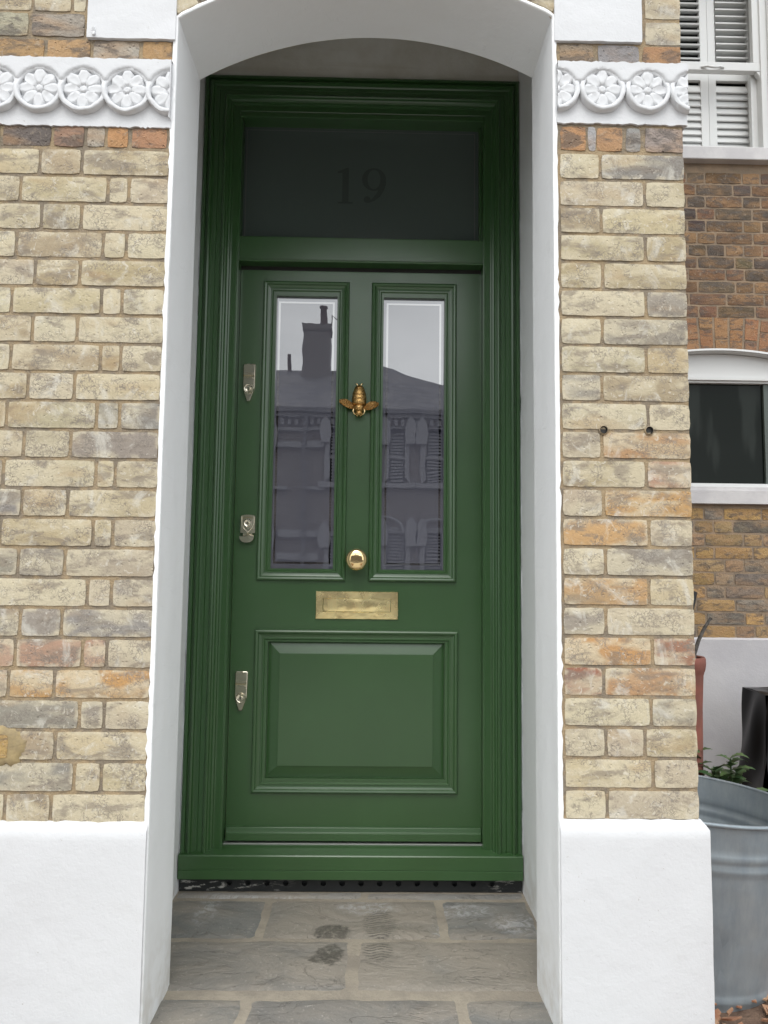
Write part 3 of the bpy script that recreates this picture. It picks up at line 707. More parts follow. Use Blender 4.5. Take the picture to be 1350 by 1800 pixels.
q.lathe([(.0005, 0), (.0135, 0)], bx-.026, yb-.0003, 20, 0, 'y', bz-.083)
q.build('house_number', M['glass_fan2'], fgo)
# sill
mb = MB()
sp_ = [(.99, -1.000), (.905, -.996), (.870, -1.0015), (.823, -1.0095), (.8195, -1.013), (.8195, -1.0575), (.8215, -1.059), (.8215, -1.0605), (.8195, -1.062), (.8195, -1.0905), (.99, -1.0905)]
n = len(sp_); mb.add([(-.1285, y, z) for y, z in sp_]+[(1.083, y, z) for y, z in sp_], [(i, i+1, n+i+1, n+i) for i in range(n-1)]+[tuple(range(n))[::-1], tuple(range(n, 2*n))])
mb.build('sill', M['green'], frame, normals=True)
mb = MB(); mb.box(.0125, .953, .892, .99, -.9985, -.9935); mb.build('threshold_bar', M['alu'], frame, bevel=.0015)
# perforated strip below the sill
mb = MB(); hx = [-.02+.0665*k for k in range(1, 16)]
yS, z0s, z1s, zc, rr = .846, -1.140, -1.0905, -1.1125, .0098
edges = [-.128]+[(hx[i]+hx[i+1])/2 for i in range(len(hx)-1)]+[1.083]
for i, x in enumerate(hx):
    a, b = edges[i], edges[i+1]; n = 16; sq = []
    for k in range(n):
        t = PI/4+2*PI*k/n; c_, s_ = math.cos(t), math.sin(t); m_ = max(abs(c_), abs(s_)); u, v = c_/m_, s_/m_
        sq.append(((x+(b-x)*u) if u > 0 else (x+(x-a)*u), yS, (zc+(z1s-zc)*v) if v > 0 else (zc+(zc-z0s)*v)))
    ci = [(x+rr*math.cos(PI/4+2*PI*k/n), yS, zc+rr*math.sin(PI/4+2*PI*k/n)) for k in range(n)]
    cb_ = [(p[0], yS+.02, p[2]) for p in ci]
    mb.add(sq+ci+cb_, [(k, (k+1) % n, n+(k+1) % n, n+k) for k in range(n)]+[(n+k, n+(k+1) % n, 2*n+(k+1) % n, 2*n+k) for k in range(n)]+[tuple(2*n+k for k in range(n))])
mb.build('damp_strip', M['strip'], frame, normals=True)
mb = MB()
for i in range(120):
    z = -1.09+2.975*i/119
for sx, xx in ((1, -.1315), (-1, 1.0865)):
    pts = [(xx+sx*(.004+.0025*noise.noise(Vector((i*.9, sx, 1)))), .845, -1.085+2.97*i/90) for i in range(91)]
    mb.tube(pts, [.005+.002*noise.noise(Vector((i*1.7, sx, 4))) for i in range(91)], 6)
mb.build('caulk_line', M['white'], frame, smooth=60)
mb = MB(); mb.tube([(-.128+1.21*i/60, .864, 1.894) for i in range(61)], .004, 5); mb.build('caulk_line', M['porch'], frame)

# ================================================================== FRONT DOOR
DY = .915
door = empty('front_door', (.48, DY, -.989), 'green panelled front door with two tall glass panes and brass fittings', 'door')
DX0, DX1, DZ0, DZ1 = .0165, .9485, -.989, 1.148
def plate(xs, zs, holes, y0, y1):
    mb = MB()
    for i in range(len(xs)-1):
        for j in range(len(zs)-1):
            h = (i, j) in holes; a, b, c_, d_ = xs[i], xs[i+1], zs[j], zs[j+1]
            if not h:
                mb.add([(a, y0, c_), (b, y0, c_), (b, y0, d_), (a, y0, d_)], [(0, 1, 2, 3)]); mb.add([(a, y1, c_), (b, y1, c_), (b, y1, d_), (a, y1, d_)], [(3, 2, 1, 0)])
            def wall(p, q_): mb.add([(p[0], y0, p[1]), (q_[0], y0, q_[1]), (q_[0], y1, q_[1]), (p[0], y1, p[1])], [(0, 1, 2, 3)])
            def solid(ii, jj): return 0 <= ii < len(xs)-1 and 0 <= jj < len(zs)-1 and (ii, jj) not in holes
            if not h:
                if not solid(i-1, j): wall((a, c_), (a, d_))
                if not solid(i+1, j): wall((b, c_), (b, d_))
                if not solid(i, j-1): wall((a, c_), (b, c_))
                if not solid(i, j+1): wall((a, d_), (b, d_))
    return mb
LGx0, LGx1, RGx0, RGx1, Gz0, Gz1 = .1480, .3945, .5660, .8095, -.008, 1.0525
PX0, PX1, PZ0, PZ1 = .150, .8165, -.7745, -.271
mb = plate([DX0, PX0+.004, LGx0-.0+.008, LGx1-.004, RGx0+.004, RGx1-.004, PX1-.004, DX1], [DZ0, PZ0+.004, PZ1-.004, Gz0+.004, Gz1-.004, DZ1],
           {(2, 3), (4, 3)} | {(i, 1) for i in range(1, 6)}, DY, DY+.045)
mb.build('door_leaf', M['green'], door, normals=True)
bprof = [(-.001, .001), (0, -.0085), (.0025, -.0125), (.007, -.0145), (.0125, -.0125), (.0145, -.009), (.0165, -.0070), (.0225, -.0045), (.0285, -.0030), (.0300, -.0050), (.0340, -.0050), (.0385, .0000), (.0425, .0065), (.0445, .013), (.0445, .020)]
bp = [(i, DY+y) for i, y in bprof]
def mould(xa, xb, za, zb, nm='moulding', prof=bp, par=door):
    mb = MB(); sweep_rect(mb, xa, xb, za, zb, prof); o = mb.build(nm, M['green'], par, smooth=24, normals=True); return o
for gx0, gx1 in ((LGx0, LGx1), (RGx0, RGx1)):
    w_ = .0425
    mould(gx0-w_, gx1+w_, Gz0-w_+.002, Gz1+w_+.008)
    g = MB(); g.box(gx0-.006, gx1+.006, DY+.0155, DY+.025, Gz0-.01, Gz1+.014)
    go = g.build('glass_pane', M['glass_frosted'], door)
    q = MB(); sweep_rect(q, gx0+.015, gx1-.015, Gz0+.022, Gz1-.022, [(0, DY+.0148), (.0075, DY+.0148)]); q.build('clear_border', M['glass_clear'], go)
mould(PX0-.0445, PX1+.0445, PZ0-.0475, PZ1+.0405)
# raised and fielded panel
pf = [(-.004, DY+.0175), (.006, DY+.0175), (.0065, DY+.0165), (.046, DY+.0055), (.0465, DY+.0035), (.0485, DY+.0030)]
mb = MB(); sweep_rect(mb, PX0, PX1, PZ0, PZ1, pf); i_, y_ = pf[-1]
mb.add([(PX0+i_, y_, PZ0+i_), (PX1-i_, y_, PZ0+i_), (PX1-i_, y_, PZ1-i_), (PX0+i_, y_, PZ1-i_)], [(0, 1, 2, 3)])
mb.build('raised_panel', M['green'], door, normals=True)
# weather bar
wb = [(DY+.002, -.9395), (DY-.012, -.9410), (DY-.0165, -.9565), (DY-.0205, -.9590), (DY-.0215, -.985), (DY+.002, -.985)]
n = len(wb); mb = MB(); mb.add([(.020, y, z) for y, z in wb]+[(.9455, y, z) for y, z in wb], [(i, (i+1) % n, n+(i+1) % n, n+i) for i in range(n)]+[tuple(range(n))[::-1], tuple(range(n, 2*n))])
mb.build('weather_bar', M['green'], door, bevel=.001, normals=True)
# letter plate
mb = MB(); X0, X1, Z0, Z1 = .329, .6365, -.190, -.087
sweep_rect(mb, X0, X1, Z0, Z1, [(0, DY+.001), (0, DY-.0045), (.0015, DY-.0060), (.0262, DY-.0072), (.0272, DY-.0062), (.0272, DY-.001)])
lp = mb.build('letter_plate', M['plate'], door, normals=True)
mb = MB(); xa, xb, za, zb = X0+.0285, X1-.0285, Z0+.0285, Z1-.0215
mb.grid(lambda u, v: (xa+(xb-xa)*u, DY-.0045-.0020*math.sin(PI*v)*math.sin(PI*u)**.5-.0006*noise.noise(Vector((u*9, v*3, 2))), za+(zb-za)*v), 40, 12)
mb.add([(xa, DY-.0045, za), (xb, DY-.0045, za), (xb, DY+.001, za-.0001), (xa, DY+.001, za-.0001)], [(3, 2, 1, 0)])
mb.build('flap', M['plate'], lp, smooth=60)
# knob
mb = MB(); kx, kz = .4795, .0315
mb.lathe([(.012, DY+.001), (.024, DY-.001), (.026, DY-.004), (.018, DY-.008), (.0135, DY-.018), (.0135, DY-.030), (.020, DY-.036), (.032, DY-.041), (.0385, DY-.047), (.0400, DY-.052), (.0380, DY-.058), (.032, DY-.0625), (.023, DY-.0652), (.011, DY-.0666), (.0005, DY-.067)], kx, 0, 56, 0, 'y', kz)
mb.build('door_knob', M['brass'], door, smooth=60, normals=True)
# bee knocker
bx_, bz_ = .4800, .636
mb = MB()
prof = [(.0005, .0625), (.007, .0615), (.0125, .056), (.0150, .0535), (.0165, .048), (.0190, .0425), (.0182, .041), (.0215, .034), (.0240, .024), (.0228, .0225), (.0252, .012), (.0255, .004), (.0238, .0025), (.0252, -.004), (.0250, -.013), (.0225, -.0155), (.0195, -.0175), (.0230, -.0215), (.0245, -.028), (.0225, -.036), (.0165, -.0405), (.0145, -.043), (.0165, -.047), (.0155, -.053), (.0105, -.0575), (.0005, -.059)]
n = 28; vs = []
for r_, z in prof:
    for k in range(n):
        a = 2*PI*k/n; vs.append((bx_+r_*(1.1 if z > -.015 else 1)*math.cos(a), DY-.012+r_*.95*math.sin(a), bz_+z))
mb.add(vs, [(i*n+k, i*n+(k+1) % n, (i+1)*n+(k+1) % n, (i+1)*n+k) for i in range(len(prof)-1) for k in range(n)])
bee = mb.build('bee_knocker', M['bee'], door, smooth=50, normals=True)
mb = MB()
for s in (-1, 1):
    for dx in (.0075,):
        mb.tube([(bx_+s*.006, DY-.03, bz_+.055), (bx_+s*.0095, DY-.032, bz_+.0605), (bx_+s*.0125, DY-.027, bz_+.062)], .0030, 8)
    mb.tube([(bx_+s*.0195, DY-.03, bz_-.035), (bx_+s*.0225, DY-.034, bz_-.045), (bx_+s*.0185, DY-.034, bz_-.0535), (bx_+s*.013, DY-.028, bz_-.056)], .0026, 8)
    mb.tube([(bx_+s*.003, DY-.026, bz_-.054), (bx_+s*.0085, DY-.030, bz_-.0605), (bx_+s*.004, DY-.032, bz_-.0645)], .0028, 8)
mb.build('legs', M['brass'], bee, smooth=60)
for s in (-1, 1):
    mb = MB(); vs = []
    tilt = .20 if s < 0 else .06
    for j in range(13):
        t = j/12; wd = .0155*math.sin(PI*min(1, t*.80+.14))**.8
        for i in range(7):
            u = i/3-1
            px = .020+.055*t; pz = -.018+u*wd+.012*t+.006*t*(1-t)
            y = DY-.022-.004*math.sin(t*PI)+.0022*(1 if i in (1, 3, 5) else 0)+.0015*math.sin(t*30+i)
            vs.append((bx_+s*px, y, bz_+pz*1.0+px*tilt-.012))
    m_ = len(vs); vs += [(p[0], p[1]+.003, p[2]) for p in vs]
    fs = [(j*7+i, j*7+i+1, (j+1)*7+i+1, (j+1)*7+i) for j in range(12) for i in range(6)]
    fs += [tuple(m_+k for k in f[::-1]) for f in fs]
    per = [i for i in range(7)]+[j*7+6 for j in range(1, 13)]+[12*7+i for i in range(5, -1, -1)]+[j*7 for j in range(11, 0, -1)]
    fs += [(per[k], m_+per[k], m_+per[(k+1) % len(per)], per[(k+1) % len(per)]) for k in range(len(per))]
    mb.add(vs, fs)
    for k in range(4):
        mb.tube([(bx_+s*(.022+.05*t), DY-.0275-.003*math.sin(t*PI), bz_-.03+.013*t+(k-1.5)*.0062*math.sin(PI*(t*.8+.12))+(.022+.05*t)*tilt) for t in (0, .2, .4, .6, .8, 1)], .0011, 5)
    mb.build('wing', M['bee'], bee, smooth=40, normals=True)
# locks
def text_mesh(txt, size, x, z, y, m, par, nm, arc=0, ext=.0004):
    tot = MB(); glyph = []
    cu = bpy.data.curves.new('t', 'FONT'); cu.body = txt; cu.size = size; cu.align_x = 'CENTER'; cu.extrude = ext
    o = bpy.data.objects.new('t', cu); C.objects.link(o); dg = bpy.context.evaluated_depsgraph_get(); me = bpy.data.meshes.new_from_object(o.evaluated_get(dg))
    bpy.data.objects.remove(o)
    me.transform(Matrix(((1, 0, 0, 0), (0, 0, -1, 0), (0, 1, 0, 0), (0, 0, 0, 1))))
    for v in me.vertices:
        if arc: a = v.co.x/arc; rr_ = arc+v.co.z; v.co.x = rr_*math.sin(a); v.co.z = rr_*math.cos(a)-arc
        v.co.x += x; v.co.z += z; v.co.y += y
    me.name = nm; me.materials.clear(); me.materials.append(m)
    t = bpy.data.objects.new(nm, me); C.objects.link(t); t.parent = par; t.matrix_parent_inverse = par.matrix_basis.inverted(); return t
def long_lock(cx, z0, z1):
    h = z1-z0; w_ = .0245; mb = MB()
    def outl(d):
        return [(cx-w_+.004+d*.4, z1-d), (cx-w_+d, z1-.005-d*.3), (cx-w_-.0005+d, z0+h*.34), (cx-.0105+d*.6, z0+.006+d), (cx-.006, z0+.001+d), (cx+.003, z0+.001+d), (cx+.0075-d*.6, z0+.006+d), (cx+w_-.0015-d, z0+h*.36), (cx+w_-d, z1-.005-d*.3), (cx+w_-.004-d*.4, z1-d)]
    rings = [(0, DY), (0, DY-.0085), (.002, DY-.0125), (.0042, DY-.0138)]
    vs = [(x, y, z) for d, y in rings for x, z in outl(d)]; n = 10
    mb.add(vs, [(i*n+k, i*n+(k+1) % n, (i+1)*n+(k+1) % n, (i+1)*n+k) for i in range(3) for k in range(n)]+[tuple(30+k for k in range(n))])
    lk = mb.build('lock', M['nickel'], door, smooth=28, normals=True)
    zc_ = z0+h*.335; mb = MB()
    mb.lathe([(.0185, DY-.0135), (.0185, DY-.0165), (.0165, DY-.0185), (.0145, DY-.0180), (.013, DY-.0155), (.0075, DY-.0150), (.0065, DY-.0180), (.0005, DY-.0182)], cx, 0, 32, 0, 'y', zc_)
    mb.tube([(cx-w_+.006, DY-.0145, z0+h*.615), (cx-w_*.4, DY-.0155, z0+h*.628), (cx+w_*.4, DY-.0155, z0+h*.628), (cx+w_-.006, DY-.0145, z0+h*.615)], .0014, 6)
    mb.tube([(cx-w_+.006, DY-.0145, z0+h*.735), (cx-w_+.012, DY-.0155, z0+h*.742), (cx+w_-.012, DY-.0155, z0+h*.742), (cx+w_-.006, DY-.0145, z0+h*.735)], .0009, 6)
    cy_ = mb.build('cylinder', M['nickel'], lk, smooth=50, normals=True)
    q = MB(); q.box(cx-.0010, cx+.0012, DY-.0188, DY-.017, zc_-.006, zc_+.005); q.build('keyhole', M['lockdark'], lk)
    text_mesh('BANHAM', .0100, cx, z0+h*.655, DY-.0146, M['brass'], lk, 'lettering')
long_lock(.0595, .6265, .775)
long_lock(.0610, -.529, -.3825)
mb = MB(); cx_, zc_ = .0705, .149
vs = []; top = [(-.0275, .039), (-.0255, .0435), (-.014, .0465), (0, .0475), (.014, .0465), (.0255, .0435), (.0275, .039), (.0275, -.0235), (-.0275, -.0235)]
for d, y in ((0, DY), (0, DY-.017), (.0015, DY-.0185)): vs += [(cx_+x*(1-d*25), y, zc_+z*(1-d*20)) for x, z in top]
n = 9; mb.add(vs, [(i*n+k, i*n+(k+1) % n, (i+1)*n+(k+1) % n, (i+1)*n+k) for i in range(2) for k in range(n)]+[tuple(18+k for k in range(n))])
lk = mb.build('lock', M['nickel'], door, smooth=28, normals=True)
mb = MB()
sh = [(-.0235, .038), (-.0225, .014), (-.016, -.004), (0, -.0195), (.016, -.004), (.0225, .014), (.0235, .038)]
for a, b in zip(sh[:-1], sh[1:]): mb.tube([(cx_+a[0], DY-.0195, zc_+a[1]), (cx_+b[0], DY-.0195, zc_+b[1])], .0016, 6)
mb.lathe([(.0165, DY-.018), (.0165, DY-.0225), (.0140, DY-.0245), (.0115, DY-.0225), (.0065, DY-.0220), (.0055, DY-.0245), (.0005, DY-.0245)], cx_, 0, 32, 0, 'y', zc_+.014)
mb.build('cylinder', M['nickel'], lk, smooth=50, normals=True)
q = MB(); q.box(cx_-.001, cx_+.0012, DY-.0252, DY-.023, zc_+.009, zc_+.019); q.build('keyhole', M['lockdark'], lk)
text_mesh('BANHAM', .0088, cx_, zc_+.0335, DY-.0192, M['brass'], lk, 'lettering', arc=.045)
mb = MB(); pts = [(-.0285, -.0345)]+[(-.0285*math.cos(t), -.0345-.0255*math.sin(t)**.8) for t in [PI*k/14 for k in range(1, 14)]]+[(.0285, -.0345)]
n = len(pts); vs = []
for sc1, y in ((1, DY-.012), (1, DY-.020), (.93, DY-.0235)): vs += [(cx_-.003+x*sc1, y, zc_-.0345+(z+.0345)*sc1-(1-sc1)*.01) for x, z in pts]
mb.add(vs, [(i*n+k, i*n+(k+1) % n, (i+1)*n+(k+1) % n, (i+1)*n+k) for i in range(2) for k in range(n)]+[tuple(2*n+k for k in range(n))])
mb.box(cx_-.018, cx_+.018, DY-.012, DY, zc_-.045, zc_-.022); mb.tube([(cx_-.017, DY-.014, zc_-.033), (cx_+.002, DY-.018, zc_-.0275), (cx_+.022, DY-.014, zc_-.032)], .0022, 6)
mb.build('finger_pull', M['nickel'], lk, smooth=35, normals=True)

# ================================================================== WING OF THE NEXT HOUSE (right)
WY = 2.35; KS = (WY+1.8725)/(2.8+1.8725)
def wx(x, d=0): return .533+(x-.533)*KS*(WY+d+1.8725)/(WY+1.8725)
def wz(z, d=0): return -.021+(z+.021)*KS*(WY+d+1.8725)/(WY+1.8725)
wing = empty('rear_wing', (3.5, WY+.2, -1.46), 'dark weathered brick wing of the house seen past the right pier', 'house')
UX0, UX1 = wx(2.44), wx(3.068)            # upper glazing opening
LX0, LX1 = wx(2.592), wx(3.4)
zs_top, zs_bot = wz(2.815), wz(2.728)
arch_top = wz(1.455)
UPL, UPR = 1.93, wx(3.30)
mb = MB()
def wbrick(x0, x1, z0, z1, col): brick(mb, x0, x1, z0, z1, col, yf=WY, depth=.08, seed=random.random()*80, mi=0, wob=.0012, den=.03, relief=.002)
WD = [(.19, .11, .057), (.15, .09, .053), (.22, .135, .07), (.09, .07, .052), (.24, .15, .075), (.19, .10, .06), (.14, .11, .07)]
WO = [(.42, .25, .09), (.40, .26, .12), (.33, .22, .13), (.27, .22, .17), (.46, .29, .12), (.36, .25, .13), (.22, .19, .155)]
z = wz(-.395); k = 0
while z < ZT-.1:
    low_ = z < wz(.5)
    x = 1.45+(.0 if k % 2 else .055); e = 0
    zt_row = z+.0635; holes_ = []
    if zt_row > zs_bot-.004 and z < 3.9: holes_.append((UPL, UPR))
    if zt_row > wz(.45)-.002 and z < arch_top+.195: holes_.append((1.935, 3.205))
    while x < 5.6:
        L_ = (.213, .1)[(e+k) % 2] if random.random() < .85 else random.choice((.213, .1)); e += 1
        segs = [(x, x+L_)]
        for h0, h1 in holes_:
            segs = [q for a, b in segs for q in ((a, min(b, h0)), (max(a, h1), b)) if q[1]-q[0] > .02]
        for a, b in segs: wbrick(a, b, z, zt_row, jit(random.choice(WO if low_ else WD), .12))
        x += L_+.0115
    z += .075; k += 1
# rubbed arch over the lower window
acx = wx(2.80); half = 1.05; ARC_R = 1.9
for i in range(-7, 8):
    a = i*.0445; 
    for r0, r1 in ((ARC_R+.006, ARC_R+.125), (ARC_R+.133, ARC_R+.2)) if i % 2 else ((ARC_R+.006, ARC_R+.065), (ARC_R+.073, ARC_R+.2)):
        cz_ = arch_top-ARC_R; da = .0185
        pts = [(acx+r*math.sin(t), cz_+r*math.cos(t)) for t, r in ((a-da, r0), (a+da, r0), (a+da, r1), (a-da, r1))]
        if pts[0][0] > 1.6:
            b = MB(); b.prism(pts, WY+random.uniform(-.001, .002), WY+.08); mb.add(b.v, b.f, 0, (*jit(random.choice([(.36, .18, .09), (.31, .16, .09), (.40, .22, .11)])), 1))
mb.build('brickwork', M['brick_dark'], wing, normals=True)
mb = MB()
zl = wz(.45)
mb.grid(lambda u, v: (1.6+4.2*u, WY+.004+.002*noise.noise(Vector((u*150, v*30, 1))), wz(-.40)+(zl-wz(-.40))*v), 160, 30)
mb.grid(lambda u, v: (3.19+2.61*u, WY+.0042, zl+(arch_top+.15-zl)*v), 30, 20)
mb.grid(lambda u, v: (1.45+.50*u, WY+.0042, zl+(arch_top+.15-zl)*v), 10, 20)
mb.grid(lambda u, v: (1.45+(UPL+.004-1.45)*u, WY+.0042, zs_bot-.01+(3.9-zs_bot)*v), 10, 20)
xx0, xx1 = 1.45, 5.8
mb.grid(lambda u, v: (xx0+(xx1-xx0)*u, WY+.004+.002*noise.noise(Vector((u*150, v*60, 4))), (lambda x: (arch_top-.002-ARC_R+math.sqrt(max(.1, ARC_R**2-(x-acx)**2))) if abs(x-acx) < .66 else arch_top)(xx0+(xx1-xx0)*u)*(1-v)+zs_bot*v), 160, 30)
mb.grid(lambda u, v: (UPR-.004+2.5*u, WY+.004, zs_bot+(3.9-zs_bot)*v), 20, 20)
mb.grid(lambda u, v: (xx0+(xx1-xx0)*u, WY+.004, 3.9+(ZT-3.9)*v), 20, 20)
mb.build('mortar', M['mortar_old'], wing)
mb = MB(); mb.box(1.45, 6, WY+.3, WY+.4, -1.5, ZT); mb.box(1.45, 6, WY+.01, WY+.4, 3.9, ZT); mb.build('core_wall', M['dark'], wing)
mb = MB(); nx = 60
mb.grid(lambda u, v: (1.5+4.5*u, WY-.022+.003*noise.noise(Vector((u*20, v*6, 3))), -1.45+(wz(-.395)+1.45-.01)*v), nx, 20)
mb.grid(lambda u, v: (1.5+4.5*u, WY-.022+.03*v, wz(-.395)-.01+.012*v), nx, 2)
mb.build('plinth', M['whitewall'], wing, smooth=60)
# lower window
lw = MB()
# painted arch head board
zh0 = wz(1.283); n = 30; X0_, X1_ = 1.975, 3.165
def at_(x): return arch_top-ARC_R+math.sqrt(ARC_R**2-(x-acx)**2)
vs = [(X0_+(X1_-X0_)*i/n, WY+.055, zh0) for i in range(n+1)]+[(X0_+(X1_-X0_)*i/n, WY+.055, at_(X0_+(X1_-X0_)*i/n)-.006) for i in range(n+1)]
lw.add(vs, [(i, i+1, n+2+i, n+1+i) for i in range(n)])
vs = []
for y, dz in ((WY-.004, .012), (WY-.006, 0), (WY+.055, -.004)): vs += [(X0_+(X1_-X0_)*i/n, y, at_(X0_+(X1_-X0_)*i/n)+dz) for i in range(n+1)]
lw.add(vs, [(j*(n+1)+i, j*(n+1)+i+1, (j+1)*(n+1)+i+1, (j+1)*(n+1)+i) for j in range(2) for i in range(n)])
lw.box(X0_, X1_, WY+.035, WY+.09, zh0-.012, zh0+.004); lw.box(X0_, X1_, WY+.05, WY+.1, wz(1.255), zh0-.012)
lw.box(X0_, X0_+.08, WY+.042, WY+.1, wz(.59), zh0); lw.box(X0_, X1_, WY+.045, WY+.1, wz(.562), wz(.590)); lw.box(X1_-.08, X1_, WY+.04, WY+.1, wz(.59), zh0)
lwo = lw.build('lower_window', M['white_joinery'], wing, normals=True)
mb = MB(); mb.box(X0_-.05, X1_+.05, WY-.03, WY+.08, wz(.45), wz(.535)); mb.box(X0_-.05, X1_+.05, WY-.012, WY+.08, wz(.5352), wz(.560)); mb.box(X0_-.04, X1_+.04, WY, WY+.05, wz(.448), wz(.4498)); mb.build('sill', M['white_sill'], lwo, bevel=.004)
mb = MB(); mb.box(X0_, X1_, WY+.08, WY+.09, wz(.58), wz(1.26)); mb.build('pane', M['glass_neigh'], lwo)
mb = MB(); mb.box(wx(3.06, .07), wx(3.09, .07), WY+.062, WY+.08, wz(.585), wz(1.26)); mb.build('glazing_bar', mat('dim_bar', (.09, .11, .10), .6), lwo)
# upper window: box sash with shutters
uw = MB(); zt0, zt1 = zs_top, 3.9
uw.box(wx(3.118, .035), wx(3.17, .035), WY+.035, WY+.12, zt0, zt1); uw.box(wx(3.172, .02), wx(3.19, .02), WY+.02, WY+.12, zt0, zt1); uw.box(wx(3.19, .005), wx(3.30), WY+.005, WY+.12, zt0, zt1)
uwo = uw.build('upper_window', M['white_joinery'], wing, bevel=.004)
uw2 = MB(); uw2.box(UPL, UPL+.07, WY+.02, WY+.12, zt0, zt1); uw2.build('frame', M['white_joinery'], uwo, bevel=.004)
mb = MB(); mb.box(UPL-.04, wx(3.36), WY-.05, WY+.1, zs_bot, zs_top); mb.build('sill', M['white_sill'], uwo, bevel=.005)
d1 = .045; zm1, zm0 = wz(3.444, d1), wz(3.372, d1)
mb = MB()   # upper sash (front)
mb.box(UPL+.072, wx(3.125, d1), WY+.045, WY+.085, zm0+.012, zm1); mb.box(wx(3.068, d1), wx(3.116, d1), WY+.047, WY+.085, zm1, zt1)
xh = wx(3.085, d1)
mb.prism([(xh, zm0+.010), (xh+.045, zm0+.010), (xh+.062, zm0-.05), (xh+.062, zm0-.085), (xh+.045, zm0-.09), (xh+.03, zm0-.06), (xh+.02, zm0-.02)], WY+.046, WY+.08)
mb.build('upper_sash', M['white_joinery'], uwo, bevel=.003, normals=True)
mb = MB(); mb.box(wx(3.045, .09), wx(3.118, .09), WY+.09, WY+.125, zt0, zm1-.02); mb.box(UPL+.072, wx(3.045, .09), WY+.092, WY+.125, zt0, zt0+.035); mb.build('lower_sash', M['white_joinery'], uwo, bevel=.003)
mb = MB(); zc_ = zm0+.030
mb.tube([(wx(2.71, d1), WY+.044, zc_), (wx(2.75, d1), WY+.03, zc_-.004), (wx(2.77, d1), WY+.018, zc_-.018), (wx(2.80, d1), WY+.016, zc_-.020), (wx(2.83, d1), WY+.03, zc_-.004), (wx(2.865, d1), WY+.044, zc_)], .007, 8); mb.build('sash_lift', M['white_joinery'], uwo, smooth=60)
D2 = .16; SHY = WY+D2
def shutter(x0, x1, z0, z1, lz0, lz1, pitch, ang, st0, st1, rod=False):
    mb = MB(); mb.box(x0, x0+st0, SHY, SHY+.03, z0, z1); mb.box(x1-st1, x1, SHY, SHY+.03, z0, z1)
    if lz0 > z0: mb.box(x0+st0, x1-st1, SHY+.001, SHY+.029, z0, lz0)
    if lz1 < z1: mb.box(x0+st0, x1-st1, SHY+.001, SHY+.029, lz1, z1)
    fr = mb.build('shutter', M['white_joinery'], uwo)
    lv = MB(); z = lz0+pitch*.45
    while z < lz1-pitch*.2:
        wd = .030; c_, s_ = math.cos(ang), math.sin(ang); t = .0045
        pr_ = [(-wd*c_-t*s_, -wd*s_+t*c_), (-wd*c_+t*s_, -wd*s_-t*c_), (wd*c_+t*s_, wd*s_-t*c_), (wd*c_-t*s_, wd*s_+t*c_)]
        lv.add([(x0+st0, SHY+.015+a, z+b) for a, b in pr_]+[(x1-st1, SHY+.015+a, z+b) for a, b in pr_], [(0, 1, 5, 4), (1, 2, 6, 5), (2, 3, 7, 6), (3, 0, 4, 7)]); z += pitch
    lv.build('louvres', M['white_joinery'], fr, normals=True)
    if rod:
        rd = MB(); rd.box(x0+(x1-x0)*.48, x0+(x1-x0)*.48+.009, SHY+.055, SHY+.064, lz0, lz1); rd.build('tilt_rod', M['white_joinery'], fr)
PT = (3.293-3.243)*KS*(SHY+1.8725)/(WY+1.8725)
zA, zB = wz(3.405, D2), wz(3.44, D2); zL = wz(2.835, D2)
for k, (xa, xb, s0, s1) in enumerate(((wx(2.40, D2), wx(2.757, D2), .04, .048), (wx(2.759, D2), wx(3.13, D2), .047, .098), (UPL+.05, wx(2.398, D2), .04, .04))):
    shutter(xa, xb, zt0+.005, zA, zL, wz(3.312, D2), PT, R(68), s0, s1)
    shutter(xa, xb, zA+.002, zt1, wz(3.445, D2), zt1, PT*.985, R((21, 3, 21)[k]), s0, s1, k == 1)
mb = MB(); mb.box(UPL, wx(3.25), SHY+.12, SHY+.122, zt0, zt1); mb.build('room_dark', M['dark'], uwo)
# ================================================================== OBJECTS IN THE SIDE BED
# galvanised bin
def frame_axis(): 
    ax = Vector((.07, .03, 1)).normalized(); qx = Vector((0, 0, 1)).rotation_difference(ax); return qx.to_matrix()
TM = frame_axis(); BB = (1.575, .70, -1.325)
binr = empty('galvanised_bin', BB, 'large tilted galvanised metal bin, open at the top, beside the right pier', 'bin')
def binrad(z): return .280+(.362-.280)*(z/.56)
n = 96; mb = MB(); vs = []; zsn = 56; H = .565
def body_r(z, a, inner):
    r = binrad(z)
    for zc_, hh in ((H-.10, .006), (H-.135, .006), (.04, .006)): r += hh*math.exp(-((z-zc_)/.010)**2)
    fl = max(0, min(1, (H-.175-z)/.03))*max(0, min(1, (z-.08)/.05))
    r += .0035*fl*(math.cos(a*46)) * (1.0 if inner else .35)
    # dent low on the front
    da = math.atan2(math.sin(a+1.75), math.cos(a+1.75)); r -= .014*math.exp(-(da/.22)**2-((z-.17)/.06)**2)*(0 if inner else 1)
    return r-(.003 if inner else 0)
for inner in (False, True):
    vs = []
    for j in range(zsn+1):
        z = .004+(H-.004)*j/zsn
        for k in range(n):
            a = 2*PI*k/n; r = body_r(z, a, inner); p = TM @ Vector((r*math.cos(a), r*math.sin(a), z)); vs.append((BB[0]+p.x, BB[1]+p.y, BB[2]+p.z))
    fs = [(j*n+k, j*n+(k+1) % n, (j+1)*n+(k+1) % n, (j+1)*n+k) for j in range(zsn) for k in range(n)]
    mb.add(vs, [f[::-1] for f in fs] if inner else fs)
b = MB(); b.lathe([(.0005, .03), (.262, .03)], 0, 0, n, 0, 'z', 0, TM); mb.add([(p[0]+BB[0], p[1]+BB[1], p[2]+BB[2]) for p in b.v], b.f)
mb.build('body', M['zinc'], binr, smooth=60)
